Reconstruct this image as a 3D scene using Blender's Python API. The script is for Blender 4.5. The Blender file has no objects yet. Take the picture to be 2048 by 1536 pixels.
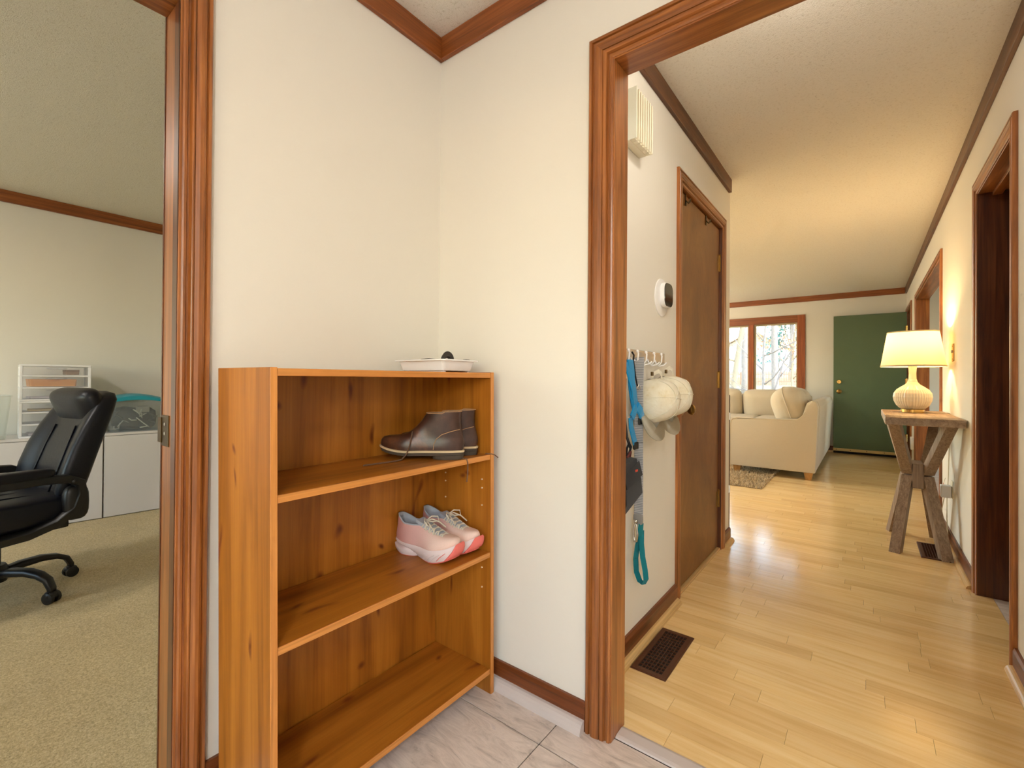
import bpy, bmesh, math, random
from math import sin, cos, pi, radians
from mathutils import Vector, Matrix
random.seed(7)
C = bpy.context.scene.collection
S = bpy.context.scene

# ------------------------------------------------------------------ camera
cam_d = bpy.data.cameras.new('camera')
cam = bpy.data.objects.new('camera', cam_d)
C.objects.link(cam)
cam_d.sensor_fit = 'HORIZONTAL'
cam_d.sensor_width = 36.0
cam_d.lens = 918.065 / 2048 * 36.0
cam_d.shift_y = (752.57 - 768.0) / 2048
cam_d.clip_start = 0.02
cam_d.clip_end = 300
_yaw, _pit, _rol = radians(37.7095), radians(0.3335), radians(0.42365)
_f = Vector((-sin(_yaw) * cos(_pit), cos(_yaw) * cos(_pit), sin(_pit)))
_r = Vector((cos(_yaw), sin(_yaw), 0))
_u = _r.cross(_f)
_r2 = _r * cos(_rol) + _u * sin(_rol)
_u2 = -_r * sin(_rol) + _u * cos(_rol)
M = Matrix((_r2, _u2, -_f)).transposed().to_4x4()
M.translation = Vector((0, 0, 1.085))
cam.matrix_world = M
S.camera = cam

# ------------------------------------------------------------------ world, sun, exposure
W = bpy.data.worlds.new('world')
S.world = W
W.use_nodes = True
_n = W.node_tree.nodes
_bg = _n['Background']
_sky = _n.new('ShaderNodeTexSky')
_sky.sky_type = 'NISHITA'
_sky.sun_disc = False
_sky.sun_elevation = radians(38)
_sky.sun_rotation = radians(115)
_sky.air_density = 1.6
_sky.dust_density = 0.3
_sky.ozone_density = 1.5
W.node_tree.links.new(_sky.outputs['Color'], _bg.inputs['Color'])
_bg.inputs['Strength'].default_value = 1.45
sun_d = bpy.data.lights.new('sun', 'SUN')
sun_d.energy = 4.5
sun_d.angle = radians(0.6)
sun_d.color = (1.0, 0.94, 0.85)
sun = bpy.data.objects.new('sun', sun_d)
C.objects.link(sun)
sun.rotation_euler = Vector((0.80, -0.35, 0.70)).to_track_quat('Z', 'Y').to_euler()
S.view_settings.view_transform = 'Standard'
S.view_settings.look = 'None'
S.view_settings.gamma = 1.0
S.view_settings.exposure = 0.0
S.view_settings.use_curve_mapping = False
try:
    S.cycles.use_denoising = True
    S.cycles.max_bounces = 8
    S.cycles.diffuse_bounces = 5
    S.cycles.use_adaptive_sampling = True
    S.cycles.adaptive_threshold = 0.1
    S.cycles.adaptive_min_samples = 24
    S.cycles.sample_clamp_indirect = 8.0
    S.cycles.caustics_reflective = False
    S.cycles.caustics_refractive = False
except Exception:
    pass


def portal(name, loc, rot, sx, sy):
    d = bpy.data.lights.new(name, 'AREA')
    d.shape = 'RECTANGLE'
    d.size, d.size_y = sx, sy
    d.energy = 0
    d.cycles.is_portal = True
    o = bpy.data.objects.new(name, d)
    o.location, o.rotation_euler = loc, rot
    C.objects.link(o)


portal('window_portal', (-2.29, 8.72, 1.39), (radians(-90), 0, 0), 2.85, 1.3)
portal('window_portal', (-5.06, 6.0, 1.45), (0, radians(-90), 0), 1.3, 2.6)
portal('window_portal', (-3.2, -3.25, 1.5), (radians(90), 0, 0), 2.2, 1.3)
portal('window_portal', (1.1, -3.25, 1.5), (radians(90), 0, 0), 1.8, 1.2)
portal('window_portal', (3.45, 5.45, 1.5), (0, radians(90), 0), 1.3, 0.9)


# ------------------------------------------------------------------ mesh helpers
class MB:
    def __init__(self):
        self.bm = bmesh.new()

    def box(self, x0, x1, y0, y1, z0, z1, bev=0.0, seg=1):
        bm = bmesh.new() if bev else self.bm
        v = [bm.verts.new(p) for p in ((x0, y0, z0), (x1, y0, z0), (x1, y1, z0), (x0, y1, z0),
                                       (x0, y0, z1), (x1, y0, z1), (x1, y1, z1), (x0, y1, z1))]
        for f in ((0, 3, 2, 1), (4, 5, 6, 7), (0, 1, 5, 4), (1, 2, 6, 5), (2, 3, 7, 6), (3, 0, 4, 7)):
            bm.faces.new([v[i] for i in f])
        if bev:
            bmesh.ops.bevel(bm, geom=list(bm.edges), offset=bev, segments=seg, affect='EDGES', profile=0.6)
            self.merge(bm)
        return self

    def merge(self, bm, mat=None):
        if mat is not None:
            bmesh.ops.transform(bm, matrix=mat, verts=bm.verts)
        me = bpy.data.meshes.new('tmp')
        bm.to_mesh(me)
        bm.free()
        self.bm.from_mesh(me)
        bpy.data.meshes.remove(me)

    def quadbox(self, pts8):
        v = [self.bm.verts.new(p) for p in pts8]
        for f in ((0, 3, 2, 1), (4, 5, 6, 7), (0, 1, 5, 4), (1, 2, 6, 5), (2, 3, 7, 6), (3, 0, 4, 7)):
            self.bm.faces.new([v[i] for i in f])
        return self

    def loft(self, rings, cap0=True, cap1=True, closed=False):
        vs = [[self.bm.verts.new(p) for p in r] for r in rings]
        n = len(vs[0])
        m = len(vs)
        for i in range(m if closed else m - 1):
            a, b = vs[i], vs[(i + 1) % m]
            for j in range(n):
                try:
                    self.bm.faces.new((a[j], a[(j + 1) % n], b[(j + 1) % n], b[j]))
                except ValueError:
                    pass
        if not closed:
            if cap0:
                self.bm.faces.new(vs[0][::-1])
            if cap1:
                self.bm.faces.new(vs[-1])
        return self

    def tube(self, pts, r, n=8, cap=True, closed=False, flat=None, up=None, side=None):
        """round tube (or a flat band when flat=(half width, half thickness)) along pts; r may be a list"""
        pts = [Vector(p) for p in pts]
        m = len(pts)
        rr = r if isinstance(r, (list, tuple)) else [r] * m
        rings = []
        prev = None
        for i, p in enumerate(pts):
            if closed:
                t = pts[(i + 1) % m] - pts[i - 1]
            else:
                t = pts[min(i + 1, m - 1)] - pts[max(i - 1, 0)]
            t.normalize()
            if side is not None:
                s = Vector(side)
                s = s - t * s.dot(t)
            elif up is not None:
                s = t.cross(Vector(up))
            elif prev is None:
                s = t.cross(Vector((0, 0, 1)) if abs(t.z) < 0.9 else Vector((1, 0, 0)))
            else:
                s = prev - t * prev.dot(t)
            if s.length < 1e-6:
                s = t.orthogonal()
            s.normalize()
            prev = s
            q = s.cross(t)
            ring = []
            for k in range(n):
                a = 2 * pi * k / n
                if flat:
                    ca, sa = cos(a), sin(a)
                    e = 0.35
                    ring.append(p + s * flat[0] * math.copysign(abs(ca) ** e, ca) * rr[i] + q * flat[1] * math.copysign(abs(sa) ** e, sa) * rr[i])
                else:
                    ring.append(p + s * rr[i] * cos(a) + q * rr[i] * sin(a))
            rings.append(ring)
        return self.loft(rings, cap, cap, closed)

    def lathe(self, prof, c=(0, 0, 0), n=32, axis='z', sx=1.0, cap=True, ribs=None):
        rings = []
        for r, h in prof:
            ring = []
            for k in range(n):
                a = 2 * pi * k / n
                r_ = r
                if ribs:
                    r_ = r * (1 + ribs * (1 if k % 2 else -1))
                if axis == 'z':
                    ring.append((c[0] + r_ * cos(a) * sx, c[1] + r_ * sin(a), c[2] + h))
                elif axis == 'x':
                    ring.append((c[0] + h, c[1] + r_ * cos(a), c[2] + r_ * sin(a)))
                else:
                    ring.append((c[0] + r_ * sin(a), c[1] + h, c[2] + r_ * cos(a)))
            rings.append(ring)
        return self.loft(rings, cap, cap)

    def soft(self, c, half, e=0.4, nu=24, nv=14, mat=None, pinch=0.0):
        """superellipsoid cushion"""
        f = lambda v, p: math.copysign(abs(v) ** p, v)
        bm = bmesh.new()
        rings = []
        for i in range(1, nv):
            ph = -pi / 2 + pi * i / nv
            ring = []
            for k in range(nu):
                a = 2 * pi * k / nu
                x = f(cos(ph), e) * f(cos(a), e)
                y = f(cos(ph), e) * f(sin(a), e)
                z = f(sin(ph), 0.9 if pinch else e)
                if pinch:
                    z *= 1 - pinch * max(abs(x), abs(y)) ** 4
                ring.append(bm.verts.new((half[0] * x, half[1] * y, half[2] * z)))
            rings.append(ring)
        b = bm.verts.new((0, 0, -half[2]))
        t = bm.verts.new((0, 0, half[2]))
        for i in range(len(rings) - 1):
            for k in range(nu):
                bm.faces.new((rings[i][k], rings[i][(k + 1) % nu], rings[i + 1][(k + 1) % nu], rings[i + 1][k]))
        for k in range(nu):
            bm.faces.new((b, rings[0][(k + 1) % nu], rings[0][k]))
            bm.faces.new((t, rings[-1][k], rings[-1][(k + 1) % nu]))
        m = Matrix.Translation(Vector(c)) @ (mat.to_4x4() if mat else Matrix.Identity(4))
        self.merge(bm, m)
        return self

    def prism(self, poly, axis, a0, a1):
        """extrude a 2D polygon along axis; poly coords are the other two axes in order"""
        def P(u, v, a):
            return {'x': (a, u, v), 'y': (u, a, v), 'z': (u, v, a)}[axis]
        return self.loft([[P(u, v, a0) for u, v in poly], [P(u, v, a1) for u, v in poly]])

    def shear(self, fn):
        for v in self.bm.verts:
            v.co = Vector(fn(v.co))
        return self

    def build(self, name, mat, parent=None, smooth=False, kind=None, angle=None):
        bmesh.ops.recalc_face_normals(self.bm, faces=self.bm.faces)
        me = bpy.data.meshes.new(name)
        self.bm.to_mesh(me)
        self.bm.free()
        if smooth:
            for p in me.polygons:
                p.use_smooth = True
            if angle:
                try:
                    me.set_sharp_from_angle(angle=radians(angle))
                except Exception:
                    pass
        me.materials.append(mat)
        o = bpy.data.objects.new(name, me)
        C.objects.link(o)
        if parent:
            o.parent = parent
        if kind:
            o['kind'] = kind
        return o


def tag(o, label, cat, group=None, kind=None):
    o['label'] = label
    o['category'] = cat
    if group:
        o['group'] = group
    if kind:
        o['kind'] = kind
    return o


def thing(name, label, cat, loc=(0, 0, 0), rz=0.0, group=None, kind=None):
    o = bpy.data.objects.new(name, None)
    o.empty_display_size = 0.05
    C.objects.link(o)
    o.location = loc
    o.rotation_euler = (0, 0, rz)
    if cat:
        tag(o, label, cat, group)
    elif label:
        o['label'] = label
    if kind:
        o['kind'] = kind
    return o


def struct(name, mb, mat, smooth=False, label=None):
    o = mb.build(name, mat, None, smooth, 'structure')
    if label:
        o['label'] = label
    return o


def sroot(name, label=None):
    return thing(name, label, None, kind='structure')


def copy_tree(o, parent=None):
    c = o.copy()
    C.objects.link(c)
    c.parent = parent
    for ch in list(o.children):
        copy_tree(ch, c)
    return c


# ------------------------------------------------------------------ materials
def lin(r, g, b):
    f = lambda c: (c / 255 / 12.92) if c / 255 <= 0.04045 else ((c / 255 + 0.055) / 1.055) ** 2.4
    return (f(r), f(g), f(b), 1)


class Mat:
    def __init__(self, name, col=(0.8, 0.8, 0.8, 1), rough=0.5, metal=0.0, spec=0.5):
        self.m = bpy.data.materials.new(name)
        self.m.use_nodes = True
        self.t = self.m.node_tree
        self.b = self.t.nodes['Principled BSDF']
        self.b.inputs['Base Color'].default_value = col
        self.b.inputs['Roughness'].default_value = rough
        self.b.inputs['Metallic'].default_value = metal
        self.b.inputs['Specular IOR Level'].default_value = spec
        self.tc = None

    def N(self, t, **kw):
        n = self.t.nodes.new(t)
        for k, v in kw.items():
            if k.startswith('_'):
                setattr(n, k[1:], v)
            else:
                n.inputs[k.replace('__', ' ')].default_value = v
        return n

    def L(self, a, b):
        self.t.links.new(a, b)

    def coords(self, scale=(1, 1, 1), kind='Object', rnd=False):
        if self.tc is None:
            self.tc = self.N('ShaderNodeTexCoord')
        mp = self.N('ShaderNodeMapping')
        mp.inputs['Scale'].default_value = scale
        self.L(self.tc.outputs[kind], mp.inputs['Vector'])
        if rnd:
            oi = self.N('ShaderNodeObjectInfo')
            mu = self.N('ShaderNodeMath', _operation='MULTIPLY')
            mu.inputs[1].default_value = 37.0
            self.L(oi.outputs['Random'], mu.inputs[0])
            cb = self.N('ShaderNodeCombineXYZ')
            for i in range(3):
                self.L(mu.outputs[0], cb.inputs[i])
            self.L(cb.outputs[0], mp.inputs['Location'])
        return mp.outputs['Vector']

    def noise(self, vec, scale, detail=4.0, rough=0.6, dist=0.0):
        n = self.N('ShaderNodeTexNoise', Scale=scale, Detail=detail, Roughness=rough, Distortion=dist)
        self.L(vec, n.inputs['Vector'])
        return n.outputs['Fac']

    def ramp(self, fac, stops):
        r = self.N('ShaderNodeValToRGB')
        e = r.color_ramp.elements
        while len(e) < len(stops):
            e.new(0.5)
        for i, (p, c) in enumerate(stops):
            e[i].position = p
            e[i].color = c
        self.L(fac, r.inputs['Fac'])
        return r.outputs['Color']

    def mix(self, fac, a, b, blend='MIX'):
        n = self.N('ShaderNodeMix', _data_type='RGBA', _blend_type=blend)
        for s, v in ((n.inputs[0], fac), (n.inputs[6], a), (n.inputs[7], b)):
            if hasattr(v, 'is_linked') or hasattr(v, 'links'):
                self.L(v, s)
            else:
                s.default_value = v
        return n.outputs[2]

    def col(self, c):
        self.L(c, self.b.inputs['Base Color'])
        return self

    def bump(self, h, strength=0.3, dist=0.01):
        n = self.N('ShaderNodeBump', Strength=strength, Distance=dist)
        self.L(h, n.inputs['Height'])
        self.L(n.outputs['Normal'], self.b.inputs['Normal'])
        return self


def wood(name, dark, mid, light, axis='z', rough=0.38, grain=1.0, knots=0.0, knot_col=None, wear=0.0, coat=0.0, face=('x', 'z'), fine=0.35):
    m = Mat(name, mid, rough)
    lo, hi = 1.2 * grain, 22 * grain
    sc = {'x': (lo, hi, hi), 'y': (hi, lo, hi), 'z': (hi, hi, lo)}[axis]
    v = m.coords(sc, rnd=True)
    n1 = m.noise(v, 1.6, 6, 0.62, 0.6)
    c = m.ramp(n1, [(0.28, dark), (0.5, mid), (0.72, light)])
    sc2 = {'x': (2, 190, 190), 'y': (190, 2, 190), 'z': (190, 190, 2)}[axis]
    v2 = m.coords(sc2, rnd=True)
    n2 = m.noise(v2, 1.0, 2, 0.5)
    c = m.mix(fine, c, m.ramp(n2, [(0.3, (0.35, 0.3, 0.28, 1)), (0.62, (1, 1, 1, 1))]), 'MULTIPLY')
    if knots:
        vk = m.coords((1, 1, 1), rnd=True)
        nd = m.N('ShaderNodeTexNoise', Scale=5.0, Detail=1.0)
        m.L(vk, nd.inputs['Vector'])
        sx_ = m.N('ShaderNodeSeparateXYZ')
        m.L(vk, sx_.inputs[0])
        cb = m.N('ShaderNodeCombineXYZ')
        for q, a_ in enumerate(face):
            mu = m.N('ShaderNodeMath', _operation='MULTIPLY_ADD')
            m.L(sx_.outputs['XYZ'.index(a_.upper())], mu.inputs[0])
            mu.inputs[1].default_value = 2.6 if a_ == axis else 7.0
            m.L(nd.outputs['Fac'], mu.inputs[2])
            m.L(mu.outputs[0], cb.inputs[q])
        vo = m.N('ShaderNodeTexVoronoi', _voronoi_dimensions='2D', Scale=1.0, Randomness=1.0)
        m.L(cb.outputs[0], vo.inputs['Vector'])
        k = m.ramp(vo.outputs['Distance'], [(0.02, (0.9, 0.9, 0.9, 1)), (0.045, (0.6, 0.6, 0.6, 1)), (0.06 + 0.06 * knots, (0, 0, 0, 1))])
        c = m.mix(k, c, knot_col or dark)
    if wear:
        vw = m.coords((30, 30, 6), rnd=True)
        nw = m.noise(vw, 2.2, 8, 0.75, 1.0)
        kw = m.ramp(nw, [(0.66, (0, 0, 0, 1)), (0.74, (wear, wear, wear, 1))])
        c = m.mix(kw, c, lin(205, 170, 135))
    m.col(c)
    m.bump(n2, 0.06, 0.002)
    m.b.inputs['Coat Weight'].default_value = coat
    m.b.inputs['Coat Roughness'].default_value = 0.2
    return m.m


TD, TM, TL = lin(104, 58, 24), lin(152, 90, 40), lin(190, 122, 62)
trim_z = wood('stained trim vertical', TD, TM, TL, 'z', 0.33, wear=0.25, coat=0.25)
trim_x = wood('stained trim x', TD, TM, TL, 'x', 0.33, coat=0.2)
trim_y = wood('stained trim y', TD, TM, TL, 'y', 0.33, coat=0.2)
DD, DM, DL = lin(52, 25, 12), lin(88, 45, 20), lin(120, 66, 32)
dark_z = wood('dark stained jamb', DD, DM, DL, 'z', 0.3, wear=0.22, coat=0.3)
base_x = wood('dark baseboard x', lin(70, 34, 15), lin(112, 58, 25), lin(140, 78, 38), 'x', 0.35)
base_y = wood('dark baseboard y', lin(70, 34, 15), lin(112, 58, 25), lin(140, 78, 38), 'y', 0.35)
crown_x = wood('crown x', lin(112, 60, 24), lin(148, 82, 36), lin(172, 102, 50), 'x', 0.4)
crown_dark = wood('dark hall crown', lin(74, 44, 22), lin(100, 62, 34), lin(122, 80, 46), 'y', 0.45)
crown_y = wood('crown y', lin(112, 60, 24), lin(148, 82, 36), lin(172, 102, 50), 'y', 0.4)
PD, PM, PL = lin(126, 70, 14), lin(168, 102, 27), lin(190, 124, 42)
pine_z = wood('pine laminate side', PD, PM, PL, 'z', 0.42, 0.45, 0.5, lin(112, 48, 14), face=('x', 'z'), fine=0.16)
pine_back = wood('pine laminate back', PD, PM, PL, 'z', 0.42, 0.45, 0.5, lin(104, 42, 12), face=('y', 'z'), fine=0.16)
pine_y = wood('pine laminate along', PD, PM, PL, 'y', 0.42, 0.45, 0.5, lin(112, 48, 14), face=('y', 'x'), fine=0.16)
pine_edge = wood('pine edge band', lin(190, 122, 54), lin(208, 138, 66), lin(220, 152, 80), 'z', 0.45)
pine_edge_y = wood('pine edge band along', lin(190, 122, 54), lin(208, 138, 66), lin(220, 152, 80), 'y', 0.45)
greywash = wood('grey washed oak', lin(124, 100, 80), lin(148, 124, 102), lin(172, 150, 128), 'z', 0.55, 2.2)
greywash_y = wood('grey washed oak top', lin(122, 98, 76), lin(160, 134, 108), lin(186, 164, 140), 'y', 0.5)
hollow_door = Mat('brown flush door', lin(132, 88, 42), 0.42)
_v = hollow_door.coords((3.2, 3.2, 2.0))
hollow_door.col(hollow_door.ramp(hollow_door.noise(_v, 1.4, 7, 0.7, 0.5), [(0.3, lin(100, 60, 22)), (0.55, lin(128, 82, 35)), (0.75, lin(150, 104, 52))]))
hollow_door = hollow_door.m
oak_foot = wood('tan sofa foot', lin(160, 116, 62), lin(182, 136, 80), lin(196, 152, 96), 'z')
window_wood = wood('window wood', lin(126, 60, 24), lin(160, 82, 36), lin(184, 104, 52), 'z', 0.35)
gate_wood = wood('gate wood', lin(60, 40, 32), lin(84, 60, 50), lin(104, 78, 64), 'z', 0.4)


def paint(name, c, bump=0.05, rough=0.85):
    m = Mat(name, c, rough, spec=0.3)
    v = m.coords((1, 1, 1))
    n = m.noise(v, 160, 3, 0.6)
    m.bump(n, bump, 0.003)
    big = m.noise(v, 1.3, 3, 0.5)
    m.col(m.mix(0.06, c, m.ramp(big, [(0.3, (0.6, 0.6, 0.6, 1)), (0.7, (1, 1, 1, 1))]), 'MULTIPLY'))
    return m.m


wall_paint = paint('cream wall paint', lin(232, 228, 218))
white_paint = paint('white paint', lin(238, 236, 230), 0.02, 0.5)


def popcorn():
    m = Mat('popcorn ceiling', lin(244, 240, 230), 0.95, spec=0.1)
    v = m.coords((1, 1, 1))
    n = m.noise(v, 95, 5, 0.75)
    n2 = m.noise(v, 230, 3, 0.6)
    ad = m.N('ShaderNodeMath', _operation='ADD')
    m.L(n, ad.inputs[0])
    m.L(n2, ad.inputs[1])
    m.bump(ad.outputs[0], 0.6, 0.010)
    m.col(m.ramp(n, [(0.28, lin(214, 206, 190)), (0.45, lin(244, 240, 230))]))
    return m.m


ceiling_mat = popcorn()


def laminate():
    m = Mat('maple laminate', lin(226, 186, 122), 0.2)
    v = m.coords((1.6, 26, 26), rnd=True)
    n = m.noise(v, 1.8, 5, 0.6, 0.5)
    c = m.ramp(n, [(0.25, lin(230, 190, 126)), (0.5, lin(243, 210, 150)), (0.75, lin(248, 220, 166))])
    oi = m.N('ShaderNodeObjectInfo')
    tint = m.ramp(oi.outputs['Random'], [(0.0, (0.88, 0.83, 0.77, 1)), (0.35, (0.97, 0.945, 0.91, 1)), (0.7, (1, 1, 1, 1)), (1.0, (1.0, 0.98, 0.93, 1))])
    m.col(m.mix(1.0, c, tint, 'MULTIPLY'))
    m.b.inputs['Roughness'].default_value = 0.17
    m.bump(n, 0.02, 0.001)
    return m.m


floor_mat = laminate()
shoe_mould = wood('maple shoe moulding', lin(196, 156, 96), lin(214, 176, 116), lin(224, 190, 134), 'y', 0.35)


def slate():
    m = Mat('slate look tile', lin(190, 178, 170), 0.42)
    v = m.coords((1, 1, 1), rnd=True)
    mp = m.N('ShaderNodeMapping')
    mp.inputs['Rotation'].default_value = (0, 0, radians(38))
    mp.inputs['Scale'].default_value = (4, 15, 4)
    m.L(v, mp.inputs['Vector'])
    n = m.noise(mp.outputs['Vector'], 1.5, 9, 0.72, 1.3)
    c = m.ramp(n, [(0.3, lin(158, 144, 136)), (0.43, lin(206, 192, 182)), (0.6, lin(228, 214, 204)), (0.75, lin(192, 182, 184))])
    m.col(c)
    m.bump(n, 0.35, 0.006)
    return m.m


tile_mat = slate()
grout = Mat('dark grout', lin(74, 62, 56), 0.9).m
tile_shoe = Mat('pale grey shoe moulding', lin(204, 194, 190), 0.45).m


def carpet():
    m = Mat('beige carpet', lin(190, 168, 122), 1.0, spec=0.05)
    v = m.coords((1, 1, 1))
    n = m.noise(v, 150, 6, 0.85)
    n2 = m.noise(v, 3.0, 4, 0.6)
    c = m.ramp(n, [(0.32, lin(142, 114, 62)), (0.48, lin(212, 184, 124)), (0.64, lin(246, 226, 176))])
    m.col(m.mix(0.25, c, m.ramp(n2, [(0.35, (0.62, 0.6, 0.56, 1)), (0.65, (1, 1, 1, 1))]), 'MULTIPLY'))
    m.bump(n, 0.8, 0.010)
    m.b.inputs['Sheen Weight'].default_value = 0.3
    return m.m


carpet_mat = carpet()


def simple(name, c, rough=0.5, metal=0.0, spec=0.5, nscale=0, namp=0.1, bump=0.0, stretch=(1, 1, 1)):
    m = Mat(name, c, rough, metal, spec)
    if nscale:
        n = m.noise(m.coords(stretch), nscale, 4, 0.65)
        m.col(m.mix(namp, c, m.ramp(n, [(0.3, (0.25, 0.25, 0.25, 1)), (0.7, (1, 1, 1, 1))]), 'MULTIPLY'))
        if bump:
            m.bump(n, bump, 0.004)
    return m.m


def fabric(name, c, scale=420, bump=0.4, amp=0.22):
    m = Mat(name, c, 0.95, spec=0.15)
    v = m.coords((1, 1, 1))
    n = m.noise(v, scale, 3, 0.7)
    m.col(m.mix(amp, c, m.ramp(n, [(0.3, (0.4, 0.4, 0.4, 1)), (0.65, (1, 1, 1, 1))]), 'MULTIPLY'))
    n2 = m.noise(v, 9, 3, 0.6)
    ad = m.N('ShaderNodeMath', _operation='MULTIPLY_ADD')
    ad.inputs[1].default_value = 3.0
    m.L(n2, ad.inputs[0])
    m.L(n, ad.inputs[2])
    m.bump(ad.outputs[0], bump, 0.004)
    m.b.inputs['Sheen Weight'].default_value = 0.15
    return m.m


def clear(name, tint=(1, 1, 1, 1), gloss=0.12, rough=0.02):
    m = bpy.data.materials.new(name)
    m.use_nodes = True
    t = m.node_tree
    t.nodes.remove(t.nodes['Principled BSDF'])
    tr = t.nodes.new('ShaderNodeBsdfTransparent')
    tr.inputs['Color'].default_value = tint
    gl = t.nodes.new('ShaderNodeBsdfGlossy')
    gl.inputs['Roughness'].default_value = rough
    mx = t.nodes.new('ShaderNodeMixShader')
    fr = t.nodes.new('ShaderNodeFresnel')
    fr.inputs['IOR'].default_value = 1.45
    t.links.new(fr.outputs[0], mx.inputs[0])
    t.links.new(tr.outputs[0], mx.inputs[1])
    t.links.new(gl.outputs[0], mx.inputs[2])
    t.links.new(mx.outputs[0], t.nodes['Material Output'].inputs['Surface'])
    return m


def milky(name, tint, dens=0.35, col=(0.8, 0.8, 0.85, 1)):
    """translucent plastic: part clear, part scattering"""
    m = bpy.data.materials.new(name)
    m.use_nodes = True
    t = m.node_tree
    p = t.nodes['Principled BSDF']
    p.inputs['Base Color'].default_value = col
    p.inputs['Roughness'].default_value = 0.25
    tr = t.nodes.new('ShaderNodeBsdfTransparent')
    tr.inputs['Color'].default_value = tint
    mx = t.nodes.new('ShaderNodeMixShader')
    mx.inputs[0].default_value = dens
    t.links.new(tr.outputs[0], mx.inputs[1])
    t.links.new(p.outputs[0], mx.inputs[2])
    t.links.new(mx.outputs[0], t.nodes['Material Output'].inputs['Surface'])
    return m


def shade_mat():
    m = bpy.data.materials.new('linen lamp shade')
    m.use_nodes = True
    t = m.node_tree
    t.nodes.remove(t.nodes['Principled BSDF'])
    d = t.nodes.new('ShaderNodeBsdfDiffuse')
    d.inputs['Color'].default_value = lin(240, 226, 196)
    tl = t.nodes.new('ShaderNodeBsdfTranslucent')
    tl.inputs['Color'].default_value = lin(250, 222, 170)
    mx = t.nodes.new('ShaderNodeMixShader')
    mx.inputs[0].default_value = 0.22
    t.links.new(d.outputs[0], mx.inputs[1])
    t.links.new(tl.outputs[0], mx.inputs[2])
    t.links.new(mx.outputs[0], t.nodes['Material Output'].inputs['Surface'])
    return m


def emit(name, c, s):
    m = bpy.data.materials.new(name)
    m.use_nodes = True
    t = m.node_tree
    t.nodes.remove(t.nodes['Principled BSDF'])
    e = t.nodes.new('ShaderNodeEmission')
    e.inputs['Color'].default_value = c
    e.inputs['Strength'].default_value = s
    t.links.new(e.outputs[0], t.nodes['Material Output'].inputs['Surface'])
    return m


glass = clear('window glass', (0.98, 0.99, 1, 1))
brass = simple('aged brass', lin(168, 132, 72), 0.32, 1.0, nscale=30, namp=0.3)
dark_brass = simple('dark brass', lin(92, 74, 48), 0.4, 1.0, nscale=40, namp=0.4)
bright_brass = simple('polished brass', lin(226, 190, 118), 0.2, 1.0)
chrome = simple('nickel', lin(200, 196, 188), 0.25, 1.0)
white_plastic = simple('white plastic', lin(240, 239, 240), 0.35)
ivory_plastic = simple('ivory plastic', lin(232, 224, 200), 0.4)
black_plastic = simple('black plastic', lin(18, 17, 17), 0.42, nscale=60, namp=0.3)
black_leather = simple('black leather', lin(10, 12, 22), 0.40, 0.0, 0.35, nscale=70, namp=0.35, bump=0.15)
black_nylon = fabric('black nylon', lin(26, 25, 28), 500, 0.3)
brown_vent = simple('brown enamel vent', lin(88, 50, 30), 0.4, 0.3)
black_void = simple('dark duct', lin(22, 17, 14), 0.9)
green_paint = simple('green door paint', lin(86, 104, 72), 0.5, nscale=200, namp=0.12, bump=0.03)
white_lam = simple('white laminate', lin(222, 216, 212), 0.35)

# ------------------------------------------------------------------ the room shell
XW, YW = -1.36, 1.277           # foyer left wall face, foyer opening wall face
YB = 1.365                      # back of the opening wall
XH, XR = -0.743, 0.45           # hall side walls
YF = 8.66                       # living room far wall
ZC = 2.44


def wall(name, mb):
    return struct(name, mb, wall_paint)


# foyer left wall (also the office's wall) with its doorway
wall('wall_foyer_left', MB().box(-1.46, XW, 0.41, YB, 0, ZC).box(-1.46, XW, -0.39, 0.41, 2.048, ZC).box(-1.46, XW, -3.2, -0.39, 0, ZC))
# foyer opening wall
wall('wall_foyer_front', MB().box(-1.36, -0.619, YW, YB, 0, ZC).box(-0.619, 0.47, YW, YB, 2.071, ZC).box(0.47, 3.4, YW, YB, 0, ZC))
# hall left wall with closet doorway, then the living room's near wall
wall('wall_hall_left', MB().box(-0.85, XH, YB, 2.327, 0, ZC).box(-0.85, XH, 2.327, 3.173, 2.09, ZC).box(-0.85, XH, 3.173, 3.385, 0, ZC).box(-0.86, -0.85, YB, 3.27, 0, ZC))
wall('wall_living_near', MB().box(-5.1, -0.85, 3.27, 3.385, 0, ZC))
# hall right wall with three openings
_w = MB()
for a, b in ((YB, 2.577), (3.328, 4.757), (7.048, 7.735), (8.60, YF + 0.1)):
    _w.box(XR, 0.56, a, b, 0, ZC)
for a, b in ((2.577, 3.328), (4.757, 7.048), (7.735, 8.60)):
    _w.box(XR, 0.56, a, b, 2.065, ZC)
wall('wall_hall_right', _w)
# far wall with the picture window
_w = MB()
_w.box(-5.1, -3.71, YF, 8.78, 0, ZC).box(-0.872, 0.56, YF, 8.78, 0, ZC).box(-3.71, -0.872, YF, 8.78, 0, 0.74).box(-3.71, -0.872, YF, 8.78, 2.045, ZC)
wall('wall_far', _w)
# west side (office + living), a window in the living part
_w = MB()
_w.box(-5.1, -5.0, -3.2, 4.7, 0, ZC).box(-5.1, -5.0, 7.3, YF, 0, ZC).box(-5.1, -5.0, 4.7, 7.3, 0, 0.8).box(-5.1, -5.0, 4.7, 7.3, 2.1, ZC)
wall('wall_west', _w)
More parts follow.
